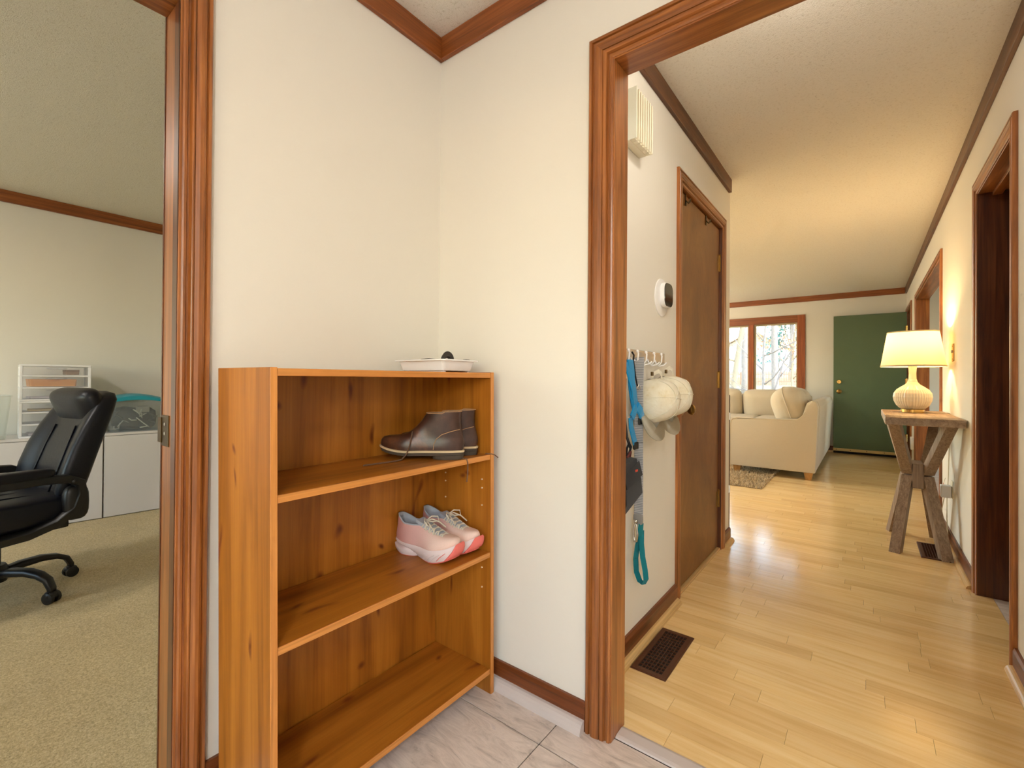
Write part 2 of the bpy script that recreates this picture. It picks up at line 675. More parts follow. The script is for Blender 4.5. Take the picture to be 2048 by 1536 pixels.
# south side, office window and a wide kitchen window
_w = MB()
_w.box(-5.1, -4.3, -3.3, -3.2, 0, ZC).box(-2.1, 0.2, -3.3, -3.2, 0, ZC).box(2.0, 3.4, -3.3, -3.2, 0, ZC)
_w.box(-4.3, -2.1, -3.3, -3.2, 0, 0.85).box(-4.3, -2.1, -3.3, -3.2, 2.15, ZC).box(0.2, 2.0, -3.3, -3.2, 0, 0.9).box(0.2, 2.0, -3.3, -3.2, 2.1, ZC)
wall('wall_south', _w)
_w = MB()
_w.box(3.4, 3.5, -3.3, 5.0, 0, ZC).box(3.4, 3.5, 5.9, 8.78, 0, ZC).box(3.4, 3.5, 5.0, 5.9, 0, 0.85).box(3.4, 3.5, 5.0, 5.9, 2.15, ZC)
wall('wall_east', _w)
wall('wall_bath_divider', MB().box(0.56, 3.4, 4.0, 4.1, 0, ZC))
wall('wall_porch_divider', MB().box(0.56, 3.4, 7.45, 7.55, 0, ZC))
struct('ceiling', MB().box(-5.1, 3.5, -3.3, 8.78, ZC, ZC + 0.08), ceiling_mat)

# ------------------------------------------------------------------ floors
fl = struct('floor_hall', MB().box(-5.0, XR + 0.055, YB - 0.09, YF, -0.06, -0.006), grout)
struct('floor_side_rooms', MB().box(XR + 0.056, 3.4, YB, YF, -0.06, 0.0), tile_mat)
fo = struct('floor_foyer', MB().box(XW - 0.06, 3.4, -3.2, YB - 0.09, -0.06, -0.004), grout)
struct('floor_office', MB().box(-5.0, XW - 0.06, -3.2, 3.27, -0.06, 0.004), carpet_mat)

# maple strips, each one a piece; strips run across the hall
ROW = 0.0767
rest = MB()
count = 0
y = 1.36
rows = []
k = 0
rr = random.Random(3)
fixed = {0: -0.475, 1: -0.236, 2: -0.516, 4: -0.36, 5: -0.29, 6: -0.381, 7: -0.535, 10: -0.17}
while y < YF - 0.01:
    y1 = min(y + ROW, YF)
    inside_hall = y1 < 3.36
    x0 = XH if inside_hall else -3.2
    x1 = XR + 0.055
    joint = fixed.get(k, rr.uniform(-0.55, 0.2))
    xs = [joint]
    while xs[0] > x0:
        xs.insert(0, xs[0] - rr.uniform(0.42, 0.68))
    while xs[-1] < x1:
        xs.append(xs[-1] + rr.uniform(0.42, 0.68))
    for a, b in zip(xs[:-1], xs[1:]):
        a, b = max(a, x0), min(b, x1)
        if b - a > 0.015:
            rows.append((a, b, y, y1))
    y = y1
    k += 1
rows.sort(key=lambda r: (r[2] > 3.4, r[2] - (0 if r[1] > -1.3 else -20)))
for i, (a, b, ya, yb) in enumerate(rows):
    g = 0.0004
    if i < 300:
        bm_ = MB().box(-(b - a) / 2 + g, (b - a) / 2 - g, -(yb - ya) / 2 + g, (yb - ya) / 2 - g, -0.006, 0)
        o = bm_.build('plank', floor_mat, fl)
        o.location = ((a + b) / 2, (ya + yb) / 2, 0)
    else:
        rest.box(a + g, b - g, ya + g, yb - g, -0.006, 0)
        count += 1
if count:
    o = rest.build('planks_beyond', floor_mat, fl)
    o['kind'] = 'stuff'
else:
    rest.bm.free()
struct('floor_living_rest', MB().box(-5.0, -3.2, 3.385, YF, -0.006, 0.0), floor_mat)

# slate-look tiles
T = 0.457
for i in range(-2, 10):
    for j in range(-10, 2):
        xa = -0.769 + i * T
        ya = 1.139 + j * T
        xa2, ya2 = min(xa + T, 3.4), min(ya + T, YB - 0.066)
        xa = max(xa, XW)
        ya = max(ya, -3.2)
        if xa2 - xa < 0.02 or ya2 - ya < 0.02 or ya > 1.3:
            continue
        g = 0.0016
        o = MB().box(-(xa2 - xa) / 2 + g, (xa2 - xa) / 2 - g, -(ya2 - ya) / 2 + g, (ya2 - ya) / 2 - g, -0.004, 0, 0.0008).build('tile', tile_mat, fo)
        o.location = ((xa + xa2) / 2, (ya + ya2) / 2, 0)
# threshold strip in the cased opening
struct('trim_threshold', MB().prism([(1.300, 0.0), (1.302, 0.005), (1.312, 0.007), (1.345, 0.007), (1.355, 0.004), (1.358, 0.0)], 'x', -0.6, 0.43), tile_shoe)


# ------------------------------------------------------------------ trim
CAS = lambda w, t: [(0.0, 0.0), (0.0, t * 0.42), (0.004, t * 0.55), (0.009, t * 0.55), (0.012, t * 0.28), (0.016, t * 0.30), (0.020, t * 0.74), (0.34 * w, t * 0.82), (0.385 * w, t * 0.82),
                    (0.395 * w, t * 0.66), (0.41 * w, t * 0.66), (0.42 * w, t * 0.84), (0.56 * w, t * 1.02), (0.68 * w, t * 1.04), (0.76 * w, t * 0.92), (0.80 * w, t * 0.62), (0.83 * w, t * 0.60), (0.855 * w, t * 0.88), (0.95 * w, t * 0.92), (w, t * 0.72), (w, 0.0)]
FLATC = lambda w, t: [(0.0, 0.0), (0.0, t * 0.7), (0.004, t * 0.75), (0.15 * w, t * 0.75), (0.2 * w, t), (0.92 * w, t), (w, t * 0.7), (w, 0.0)]


def casing(root, plane, p, nsign, a0, a1, ztop, w, t, prof=CAS, mats=(None, None), legs=(True, True), zbot=0.0):
    """plane 'x' or 'y': wall face at p, normal nsign; opening from a0 to a1 along the other horizontal axis"""
    pr = prof(w, t)

    def P(a, z, v):
        return (p + nsign * v, a, z) if plane == 'x' else (a, p + nsign * v, z)
    if legs[0]:
        MB().loft([[P(a0 - u, zbot, v) for u, v in pr], [P(a0 - u, ztop + u, v) for u, v in pr]]).build('casing_leg', mats[0], root)
    if legs[1]:
        MB().loft([[P(a1 + u, zbot, v) for u, v in pr], [P(a1 + u, ztop + u, v) for u, v in pr]]).build('casing_leg', mats[0], root)
    MB().loft([[P(a0 - u, ztop + u, v) for u, v in pr], [P(a1 + u, ztop + u, v) for u, v in pr]]).build('casing_head', mats[1], root)


# cased opening foyer -> hall
t1 = sroot('trim_1', 'stained wood casing of the wide opening to the hall')
casing(t1, 'y', YW, -1, -0.605, 0.434, 2.054, 0.079, 0.018, CAS, (trim_z, trim_x))
MB().box(-0.619, -0.601, YW - 0.006, YB + 0.004, 0, 2.05, 0.0015).build('jamb_board', trim_z, t1)
MB().box(0.43, 0.449, YW - 0.006, YB + 0.004, 0, 2.05, 0.0015).build('jamb_board', trim_z, t1)
MB().box(-0.619, 0.449, YW - 0.006, YB + 0.004, 2.05, 2.07, 0.0015).build('head_jamb', trim_x, t1)

# office doorway in the foyer's left wall
t2 = sroot('trim_2', 'worn stained wood casing of the office doorway')
casing(t2, 'x', XW, 1, -0.376, 0.398, 2.036, 0.064, 0.018, CAS, (trim_z, trim_y))
for s, ya, yb in ((1, 0.392, 0.410), (-1, -0.388, -0.37)):
    MB().box(-1.462, XW + 0.006, ya, yb, 0, 2.03, 0.0015).build('jamb_board', trim_z, t2)
MB().box(-1.462, XW + 0.006, -0.388, 0.41, 2.03, 2.048, 0.0015).build('head_jamb', trim_y, t2)
MB().box(-1.388, -1.356, 0.390, 0.392, 0, 2.03).build('door_stop', dark_z, t2)
MB().box(-1.388, -1.356, -0.37, -0.368, 0, 2.03).build('door_stop', dark_z, t2)
MB().box(-1.388, -1.356, -0.368, 0.390, 2.026, 2.03).build('door_stop', trim_y, t2)
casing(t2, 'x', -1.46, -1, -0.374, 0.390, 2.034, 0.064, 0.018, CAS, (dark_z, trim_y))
sp = MB().box(-1.456, -1.404, 0.3895, 0.392, 0.905, 0.985, 0.001).box(-1.478, -1.452, 0.3868, 0.3905, 0.913, 0.978, 0.001).build('strike_plate', dark_brass, t2)
MB().lathe([(0.0045, -0.0012), (0.0045, 0.0), (0.002, 0.0)], (-1.43, 0.3895, 0.962), 10, 'y').build('screw', chrome, sp)
MB().lathe([(0.0045, -0.0012), (0.0045, 0.0), (0.002, 0.0)], (-1.43, 0.3895, 0.938), 10, 'y').build('screw', chrome, sp)

# closet door in the hall's left wall
t3 = sroot('trim_3', 'stained wood casing of the hall closet door')
casing(t3, 'x', XH, 1, 2.345, 3.160, 2.068, 0.068, 0.016, CAS, (trim_z, trim_y))
for ya, yb in ((2.327, 2.345), (3.155, 3.173)):
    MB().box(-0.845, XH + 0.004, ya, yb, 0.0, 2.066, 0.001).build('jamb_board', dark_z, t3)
MB().box(-0.845, XH + 0.004, 2.327, 3.173, 2.066, 2.086, 0.001).build('head_jamb', trim_y, t3)
MB().box(-0.80, -0.742, 2.345, 3.155, 0.0, 0.013, 0.002).build('sill_strip', shoe_mould, t3)
d1 = sroot('door_1', 'brown flush closet door in the hall')
MB().box(-0.792, -0.757, 2.348, 3.152, 0.02, 2.058, 0.002).build('door_panel', hollow_door, d1)
kn = MB().lathe([(0.030, 0.0), (0.032, 0.004), (0.012, 0.008), (0.010, 0.03), (0.020, 0.036), (0.027, 0.048), (0.026, 0.058), (0.016, 0.066), (0.004, 0.068)], (-0.757, 2.415, 0.935), 24, 'x').build('knob', brass, d1, True, angle=40)
for z in (1.838, 1.088, 0.326):
    h = MB().box(-0.7575, -0.7545, 3.118, 3.150, z - 0.05, z + 0.05, 0.001).lathe([(0.006, -0.052), (0.006, 0.052)], (-0.752, 3.153, z), 10).box(-0.7465, -0.7425, 3.156, 3.175, z - 0.05, z + 0.05).build('hinge', brass, d1)
    MB().lathe([(0.004, 0.0), (0.007, 0.004), (0.003, 0.008)], (-0.752, 3.153, z + 0.052), 8).build('hinge_pin', brass, h)

# hall right wall: three doorways
t4 = sroot('trim_4', 'dark stained casing of the near doorway beyond the foyer')
casing(t4, 'x', XR, -1, 2.592, 3.312, 2.052, 0.062, 0.018, CAS, (trim_z, trim_y))
MB().box(XR - 0.004, 0.562, 3.31, 3.328, 0, 2.048, 0.0015).build('jamb_board', dark_z, t4)
MB().box(XR - 0.004, 0.562, 2.577, 2.594, 0, 2.048, 0.0015).build('jamb_board', dark_z, t4)
MB().box(XR - 0.004, 0.562, 2.577, 3.328, 2.048, 2.066, 0.0015).build('head_jamb', trim_y, t4)
MB().box(0.50, 0.535, 2.594, 3.31, 2.030, 2.048, 0.001).build('door_stop', trim_y, t4)
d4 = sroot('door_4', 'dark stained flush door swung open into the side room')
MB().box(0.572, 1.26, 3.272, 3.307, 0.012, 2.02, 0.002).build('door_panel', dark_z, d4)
t5 = sroot('trim_5', 'stained casing of the wide opening beyond the console table')
casing(t5, 'x', XR, -1, 4.777, 7.028, 2.033, 0.062, 0.016, CAS, (trim_z, trim_y))
MB().box(XR - 0.004, 0.562, 7.02, 7.048, 0, 2.03, 0.0015).build('jamb_board', trim_z, t5)
MB().box(XR - 0.004, 0.562, 4.757, 4.785, 0, 2.03, 0.0015).build('jamb_board', trim_z, t5)
MB().box(XR - 0.004, 0.562, 4.757, 7.048, 2.03, 2.064, 0.0015).build('head_jamb', trim_y, t5)
t6 = sroot('trim_6', 'stained casing of the front entry')
casing(t6, 'x', XR, -1, 7.752, 8.57, 2.06, 0.062, 0.016, CAS, (trim_z, trim_y))
MB().box(XR - 0.004, 0.60, 8.565, 8.60, 0, 2.06, 0.0015).build('jamb_board', trim_z, t6)
MB().box(XR - 0.004, 0.60, 7.735, 7.757, 0, 2.06, 0.0015).build('jamb_board', trim_z, t6)
MB().box(XR - 0.004, 0.60, 7.735, 8.60, 2.058, 2.07, 0.0015).build('head_jamb', trim_y, t6)

# green front door swung flat in front of the far wall
d2 = sroot('door_2', 'green front door swung open against the far wall')
MB().box(-0.400, 0.440, 8.455, 8.498, 0.075, 2.066, 0.002).build('door_panel', green_paint, d2)
sw = MB().box(-0.400, 0.440, 8.445, 8.455, 0.045, 0.085, 0.002).box(-0.400, 0.440, 8.455, 8.498, 0.045, 0.075).build('door_sweep', simple('tan door sweep', lin(196, 170, 112), 0.45), d2)
for x in (-0.36, -0.19, 0.0, 0.2):
    MB().lathe([(0.006, -0.002), (0.006, 0.0), (0.002, 0.0)], (x, 8.445, 0.066), 8, 'y').build('screw', dark_brass, sw)
MB().box(-0.398, 0.438, 8.458, 8.495, 0.012, 0.045).build('sweep_brush', black_void, d2)
MB().lathe([(0.034, 0.0), (0.034, -0.006), (0.014, -0.010), (0.012, -0.03), (0.024, -0.038), (0.031, -0.050), (0.028, -0.062), (0.014, -0.070), (0.003, -0.071)], (-0.330, 8.455, 0.934), 20, 'y').build('knob', brass, d2, True, angle=40)
db = MB().lathe([(0.032, 0.0), (0.031, -0.012), (0.026, -0.018), (0.004, -0.018)], (-0.330, 8.455, 1.078), 20, 'y').build('deadbolt', bright_brass, d2, True, angle=40)
MB().box(-0.334, -0.326, 8.420, 8.437, 1.062, 1.094, 0.002).build('thumb_turn', brass, db)
for z in (1.82, 1.08, 0.3):
    MB().box(0.425, 0.4445, 8.452, 8.4555, z - 0.05, z + 0.05).lathe([(0.007, -0.052), (0.007, 0.052)], (0.4435, 8.449, z), 8).build('hinge', bright_brass, d2)
# storm door outside the entry
d3 = sroot('door_3', 'white framed storm door outside the front entry')
MB().box(0.602, 0.632, 7.76, 7.84, 0.02, 2.04).box(0.602, 0.632, 8.48, 8.56, 0.02, 2.04).box(0.602, 0.632, 7.84, 8.48, 1.94, 2.04).box(0.602, 0.632, 7.84, 8.48, 0.02, 0.24).build('door_panel', white_paint, d3)
MB().box(0.613, 0.619, 7.84, 8.48, 0.24, 1.94).build('pane', glass, d3)


def baseboard(name, axis, p, ns, a0, a1, m, shoe=None, shoe_r=0.019, h=0.083, sh=None):
    t = 0.014
    poly = [(p, 0.0), (p + ns * t, 0.0), (p + ns * t, h - 0.012), (p + ns * (t - 0.005), h), (p, h)]
    ax = 'x' if axis == 'y' else 'y'
    o = MB().prism(poly, ax, a0, a1)
    r = struct(name, o, m)
    if shoe:
        q = p + ns * t
        sh = sh or shoe_r
        pr = [(q, 0.0)] + [(q + ns * shoe_r * cos(a * pi / 10), sh * sin(a * pi / 10)) for a in range(0, 6)]
        MB().prism(pr, ax, a0 + 0.002, a1 - 0.002).build('shoe_moulding', shoe, r)
    return r


baseboard('baseboard_foyer_front', 'y', YW, -1, XW + 0.0145, -0.6845, base_x, tile_shoe, 0.028, 0.086, 0.036)
baseboard('baseboard_foyer_left', 'x', XW, 1, 0.4625, YW - 0.045, base_y, tile_shoe, 0.020, 0.086, 0.03)
baseboard('baseboard_hall_left', 'x', XH, 1, YB, 2.2765, base_y, shoe_mould, 0.024, 0.088)
baseboard('baseboard_hall_left_end', 'x', XH, 1, 3.2285, 3.386, base_y, shoe_mould, 0.024, 0.088)
baseboard('baseboard_hall_right_near', 'x', XR, -1, YB, 2.5295, base_y, shoe_mould, 0.022, 0.088)
baseboard('baseboard_hall_right', 'x', XR, -1, 3.3745, 4.7145, base_y, shoe_mould, 0.022, 0.088)
baseboard('baseboard_hall_right_far', 'x', XR, -1, 7.0905, 7.6895, base_y, shoe_mould, 0.022, 0.088)
baseboard('baseboard_far', 'y', YF, -1, -4.98, 0.43, base_x, shoe_mould, 0.022, 0.088)


def crown(name, axis, p, ns, a0, a1, m):
    b = ((p, p + ns * 0.02) if ns > 0 else (p + ns * 0.02, p))
    mb = MB()
    if axis == 'x':
        mb.box(b[0], b[1], a0, a1, ZC - 0.087, ZC, 0.002)
    else:
        mb.box(a0, a1, b[0], b[1], ZC - 0.087, ZC, 0.002)
    return struct(name, mb, m)


crown('trim_crown_foyer_left', 'x', XW, 1, -3.2, YW, crown_y)
crown('trim_crown_foyer_front', 'y', YW, -1, XW + 0.0205, 3.4, crown_x)
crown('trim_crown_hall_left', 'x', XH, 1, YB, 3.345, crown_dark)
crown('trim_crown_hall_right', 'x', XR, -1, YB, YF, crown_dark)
crown('trim_crown_far', 'y', YF, -1, -5.0, XR - 0.0205, crown_x)
crown('trim_crown_office', 'x', -5.0, 1, -3.2, 3.27, crown_y)

# picture window in the far wall
w1 = sroot('window_1', 'wood framed picture window with side casements')
MB().box(-0.887, -0.778, 8.640, YF, 0.74 - 0.11, 2.149, 0.002).build('casing_leg', window_wood, w1)
MB().box(-3.804, -3.695, 8.640, YF, 0.74 - 0.11, 2.149, 0.002).build('casing_leg', window_wood, w1)
MB().box(-3.695, -0.887, 8.640, YF, 2.033, 2.149, 0.002).build('casing_head', crown_x, w1)
MB().box(-3.695, -0.887, 8.640, YF, 0.63, 0.742, 0.002).build('casing_apron', crown_x, w1)
MB().box(-0.885, -0.872, YF, 8.77, 0.742, 2.033).box(-3.71, -3.697, YF, 8.77, 0.742, 2.033).box(-3.697, -0.885, YF, 8.77, 2.033, 2.045).box(-3.697, -0.885, YF, 8.77, 0.735, 0.745).build('jamb_liner', window_wood, w1)
for xa, xb in ((-1.597, -1.520), (-3.065, -2.99)):
    MB().box(xa, xb, 8.65, 8.76, 0.745, 2.033, 0.002).build('mullion', window_wood, w1)
sash_m = simple('pale sash', lin(206, 190, 158), 0.5)
for xa, xb in ((-1.520, -0.885), (-2.99, -1.597), (-3.697, -3.065)):
    s = MB().box(xa, xa + 0.03, 8.70, 8.74, 0.745, 2.033).box(xb - 0.022, xb, 8.70, 8.74, 0.745, 2.033).box(xa + 0.03, xb - 0.022, 8.70, 8.74, 2.008, 2.033).box(xa + 0.03, xb - 0.022, 8.70, 8.74, 0.745, 0.785).build('sash', sash_m, w1)
    MB().box(xa + 0.03, xb - 0.022, 8.717, 8.721, 0.785, 2.008).build('pane', glass, s)
MB().box(-1.521, -1.512, 8.688, 8.70, 1.42, 1.50, 0.002).build('sash_lock', bright_brass, w1)

# ------------------------------------------------------------------ unseen lamps that set the room brightness, most of them added
def dome(name, label, x, y, power, col, r=0.17):
    t = thing(name, label, 'ceiling light', (x, y, ZC))
    MB().lathe([(r * 1.04, -0.022), (r * 1.05, -0.002), (0.02, -0.0015)], (0, 0, 0), 32).build('rim', brass, t, True, angle=40)
    MB().lathe([(r, -0.023), (r * 0.98, -0.045), (r * 0.86, -0.075), (r * 0.6, -0.10), (r * 0.3, -0.112), (0.004, -0.115)], (0, 0, 0), 32).build('glass_dome', emit('lit dome glass', col, power), t, True)
    return t


dome('unseen_ceiling_light', 'round frosted dome ceiling light in the foyer', 1.0, -1.2, 78.0, (1.0, 0.97, 0.94, 1), 0.2)
dome('unseen_ceiling_light', 'added unseen frosted dome ceiling light brightening the carpeted office', -3.2, -0.9, 62.0, (1.0, 0.94, 0.88, 1), 0.2)  # added out of view to brighten the office
dome('unseen_ceiling_light', 'added unseen frosted dome ceiling light brightening the living room', -3.0, 5.6, 125.0, (1.0, 0.92, 0.80, 1), 0.2)  # added out of view, brightens the living room and far hall

dome('unseen_ceiling_light', 'added small frosted dome ceiling light hidden by the hall opening header', -0.12, 1.60, 36.0, (1.0, 0.92, 0.80, 1), 0.11)  # added behind the header to brighten the near hall

# added pendant behind the camera, lifts the foyer and hall brightness
pn = thing('added_pendant', 'added white globe pendant lamp, unseen behind the foyer', 'pendant lamp', (1.2, -1.5, ZC))
MB().lathe([(0.06, -0.02), (0.06, -0.001), (0.01, -0.0005)], (0, 0, 0), 24).build('canopy', brass, pn, True, angle=40)
MB().tube([(0, 0, -0.02), (0, 0, -0.56)], 0.004, 8).build('cord', black_plastic, pn)
MB().soft((0, 0, -0.70), (0.14, 0.14, 0.14), 1.0, 28, 16).build('globe', emit('lit globe glass', (1.0, 0.97, 0.94, 1), 90.0), pn, True)
# added torchiere out of view behind the hall wall, uplights the ceiling
tq = thing('added_torchiere', 'added tall torchiere floor lamp, unseen beyond the far end of the sofa', 'floor lamp', (-3.72, 7.95, 0))
MB().lathe([(0.13, 0.0), (0.13, 0.012), (0.02, 0.03), (0.004, 0.03)], (0, 0, 0), 28).build('base', dark_brass, tq, True, angle=40)
MB().tube([(0, 0, 0.03), (0, 0, 1.66)], 0.012, 10).build('pole', dark_brass, tq, True)
MB().lathe([(0.012, 1.655), (0.10, 1.70), (0.16, 1.78), (0.156, 1.78), (0.096, 1.705), (0.01, 1.662)], (0, 0, 0), 32).build('lamp_shade', brass, tq, True, angle=60)
MB().lathe([(0.146, 1.771), (0.09, 1.776), (0.004, 1.778)], (0, 0, 0), 28).build('diffuser', emit('lit diffuser', (1.0, 0.84, 0.60, 1), 480.0), tq, True)

# ------------------------------------------------------------------ bookcase
BT = 1.107
SH = lambda c: (c.x, c.y - 0.0108 * c.z, c.z)      # the unit has racked a little out of square
bk = thing('bookcase', 'honey pine laminate bookcase with three open shelf bays', 'bookcase', (-1.16, 0.85, 0))
bx0, bx1, by0, by1 = -1.302, -1.020, 0.477, 1.229
OX, OY = -1.16, 0.85


def bpart(name, mat, *boxes, edge=None, parent=None):
    mb = MB()
    for b in boxes:
        mb.box(b[0] - OX, b[1] - OX, b[2] - OY, b[3] - OY, b[4], b[5], 0.001)
    return mb.shear(SH).build(name, mat, parent or bk)


for ya, yb in ((by0, by0 + 0.0155), (by1 - 0.0155, by1)):
    s = bpart('side_panel', pine_z, (bx0, bx1 - 0.0012, ya, yb, 0, BT))
    bpart('edge_band', pine_edge, (bx1 - 0.0014, bx1, ya, yb, 0, BT), parent=s)
yi0, yi1 = by0 + 0.0157, by1 - 0.0157
s = bpart('top_panel', pine_y, (bx0, bx1 - 0.0032, yi0, yi1, BT - 0.019, BT - 0.002))
bpart('edge_band', pine_edge_y, (bx1 - 0.0034, bx1 - 0.002, yi0, yi1, BT - 0.019, BT - 0.002), parent=s)
for zt in (0.825, 0.489, 0.087):
    s = bpart('shelf', pine_y, (bx0 + 0.008, bx1 - 0.0042, yi0 + 0.0005, yi1 - 0.0005, zt - 0.0175, zt))
    bpart('edge_band', pine_edge_y, (bx1 - 0.0044, bx1 - 0.003, yi0 + 0.0005, yi1 - 0.0005, zt - 0.0175, zt), parent=s)
bpart('back_panel', pine_back, (bx0, bx0 + 0.004, yi0, yi1, 0.069, BT - 0.019))
pin_m = simple('white shelf pin', lin(220, 205, 185), 0.4)
for xx in (-1.06, -1.24):
    for zz in (0.735, 0.705, 0.645, 0.428, 0.36):
        MB().lathe([(0.0028, 0.0), (0.0028, -0.0025), (0.001, -0.0028)], (xx - OX, yi1 - OY - 0.0108 * zz, zz), 8, 'y').build('shelf_pin', pin_m, bk)

# ------------------------------------------------------------------ white tray with straps
tr = thing('plastic_tray', 'shallow white plastic tray on top of the bookcase', 'tray', (-1.17, 1.088, BT - 0.002))


def rect_ring(hx, hy, z, r=0.012, n=4):
    out = []
    for cx, cy, a0 in ((hx - r, hy - r, 0), (-hx + r, hy - r, 90), (-hx + r, -hy + r, 180), (hx - r, -hy + r, 270)):
        for i in range(n + 1):
            a = radians(a0 + 90 * i / n)
            out.append((cx + r * cos(a), cy + r * sin(a), z))
    return out


MB().loft([rect_ring(0.098, 0.060, 0.004), rect_ring(0.104, 0.066, 0.006), rect_ring(0.112, 0.074, 0.037), rect_ring(0.124, 0.084, 0.0375), rect_ring(0.124, 0.084, 0.041),
           rect_ring(0.112, 0.073, 0.0425), rect_ring(0.109, 0.070, 0.037), rect_ring(0.100, 0.062, 0.009)]).build('tray_body', white_plastic, tr, True, angle=35)
for _y in (-0.058, 0.050):
    MB().box(-0.098, 0.098, _y, _y + 0.008, 0.0, 0.005).build('foot_rail', white_plastic, tr)
cs = thing('coiled_strap', 'coiled dark strap showing above the rim of the white tray', 'strap', (-1.13, 1.10, BT + 0.006))
pts = []
for i in range(40):
    a = 2 * pi * 2.0 * i / 39
    r = 0.024 - 0.010 * i / 39
    pts.append((0.004 * sin(a * 0.5), r * cos(a), 0.033 + r * sin(a)))
MB().tube(pts, 1, 8, flat=(0.009, 0.0016), up=(1, 0, 0)).build('coil', simple('dark braided strap', lin(44, 36, 32), 0.5), cs)
MB().tube([(0.0, -0.024, 0.034), (-0.02, -0.03, 0.036), (-0.05, -0.036, 0.039), (-0.085, -0.034, 0.0375), (-0.10, -0.03, 0.034)], 1, 8, flat=(0.006, 0.0015), up=(0, 0, 1)).build('strap_tail', simple('dark strap tail', lin(40, 34, 32), 0.5), cs)
MB().tube([(-0.03, 0.0, 0.006), (0.0, 0.0, 0.006), (0.03, 0.0, 0.006)], 1, 8, flat=(0.03, 0.004), up=(0, 0, 1)).build('strap_fold', simple('dark strap fold', lin(44, 38, 34), 0.5), cs)
g = thing('key_fob', 'small dark fob at the corner of the white tray', 'fob', (-1.075, 1.135, BT + 0.006))
MB().soft((0, 0, 0.030), (0.012, 0.016, 0.007), 0.6, 14, 8).build('fob_body', black_plastic, g, True)
MB().tube([(0, 0.0, 0.002), (0, 0.0, 0.026)], 0.006, 8).build('fob_strap', black_nylon, g)


# ------------------------------------------------------------------ shoes
def slice_ring(xb, xf, wfun, z, sw=1.0, n=36, p=0.62, yc=0.0):
    out = []
    for k in range(n):
        a = 2 * pi * k / n
        x = xb + (xf - xb) * (1 - cos(a)) / 2
        s = sin(a)
        y = wfun(x) * sw * math.copysign(abs(s) ** p, s)
        out.append((x, y + yc, z))
    return out


def interp(tab):
    def f(x):
        if x <= tab[0][0]:
            return tab[0][1]
        for (a, va), (b, vb) in zip(tab[:-1], tab[1:]):
            if x <= b:
                t = (x - a) / (b - a)
                t = t * t * (3 - 2 * t)
                return va + (vb - va) * t
        return tab[-1][1]
    return f


boot_leather = Mat('dark brown oiled leather', lin(60, 36, 26), 0.34)
_v = boot_leather.coords((1, 1, 1))
boot_leather.col(boot_leather.ramp(boot_leather.noise(_v, 14, 5, 0.65), [(0.3, lin(44, 26, 20)), (0.55, lin(68, 41, 29)), (0.75, lin(112, 68, 42))]))
boot_leather.bump(boot_leather.noise(_v, 60, 4, 0.6), 0.15, 0.003)
boot_leather = boot_leather.m
sole_m = simple('dark rubber sole', lin(70, 58, 46), 0.75)
welt_m = simple('cream welt', lin(206, 184, 148), 0.6)
lace_m = fabric('brown lace', lin(112, 82, 62), 600)
stitch_m = simple('tan stitching', lin(176, 136, 96), 0.8)
bw = interp([(0.0, 0.030), (0.05, 0.036), (0.12, 0.036), (0.20, 0.048), (0.25, 0.045), (0.29, 0.034)])


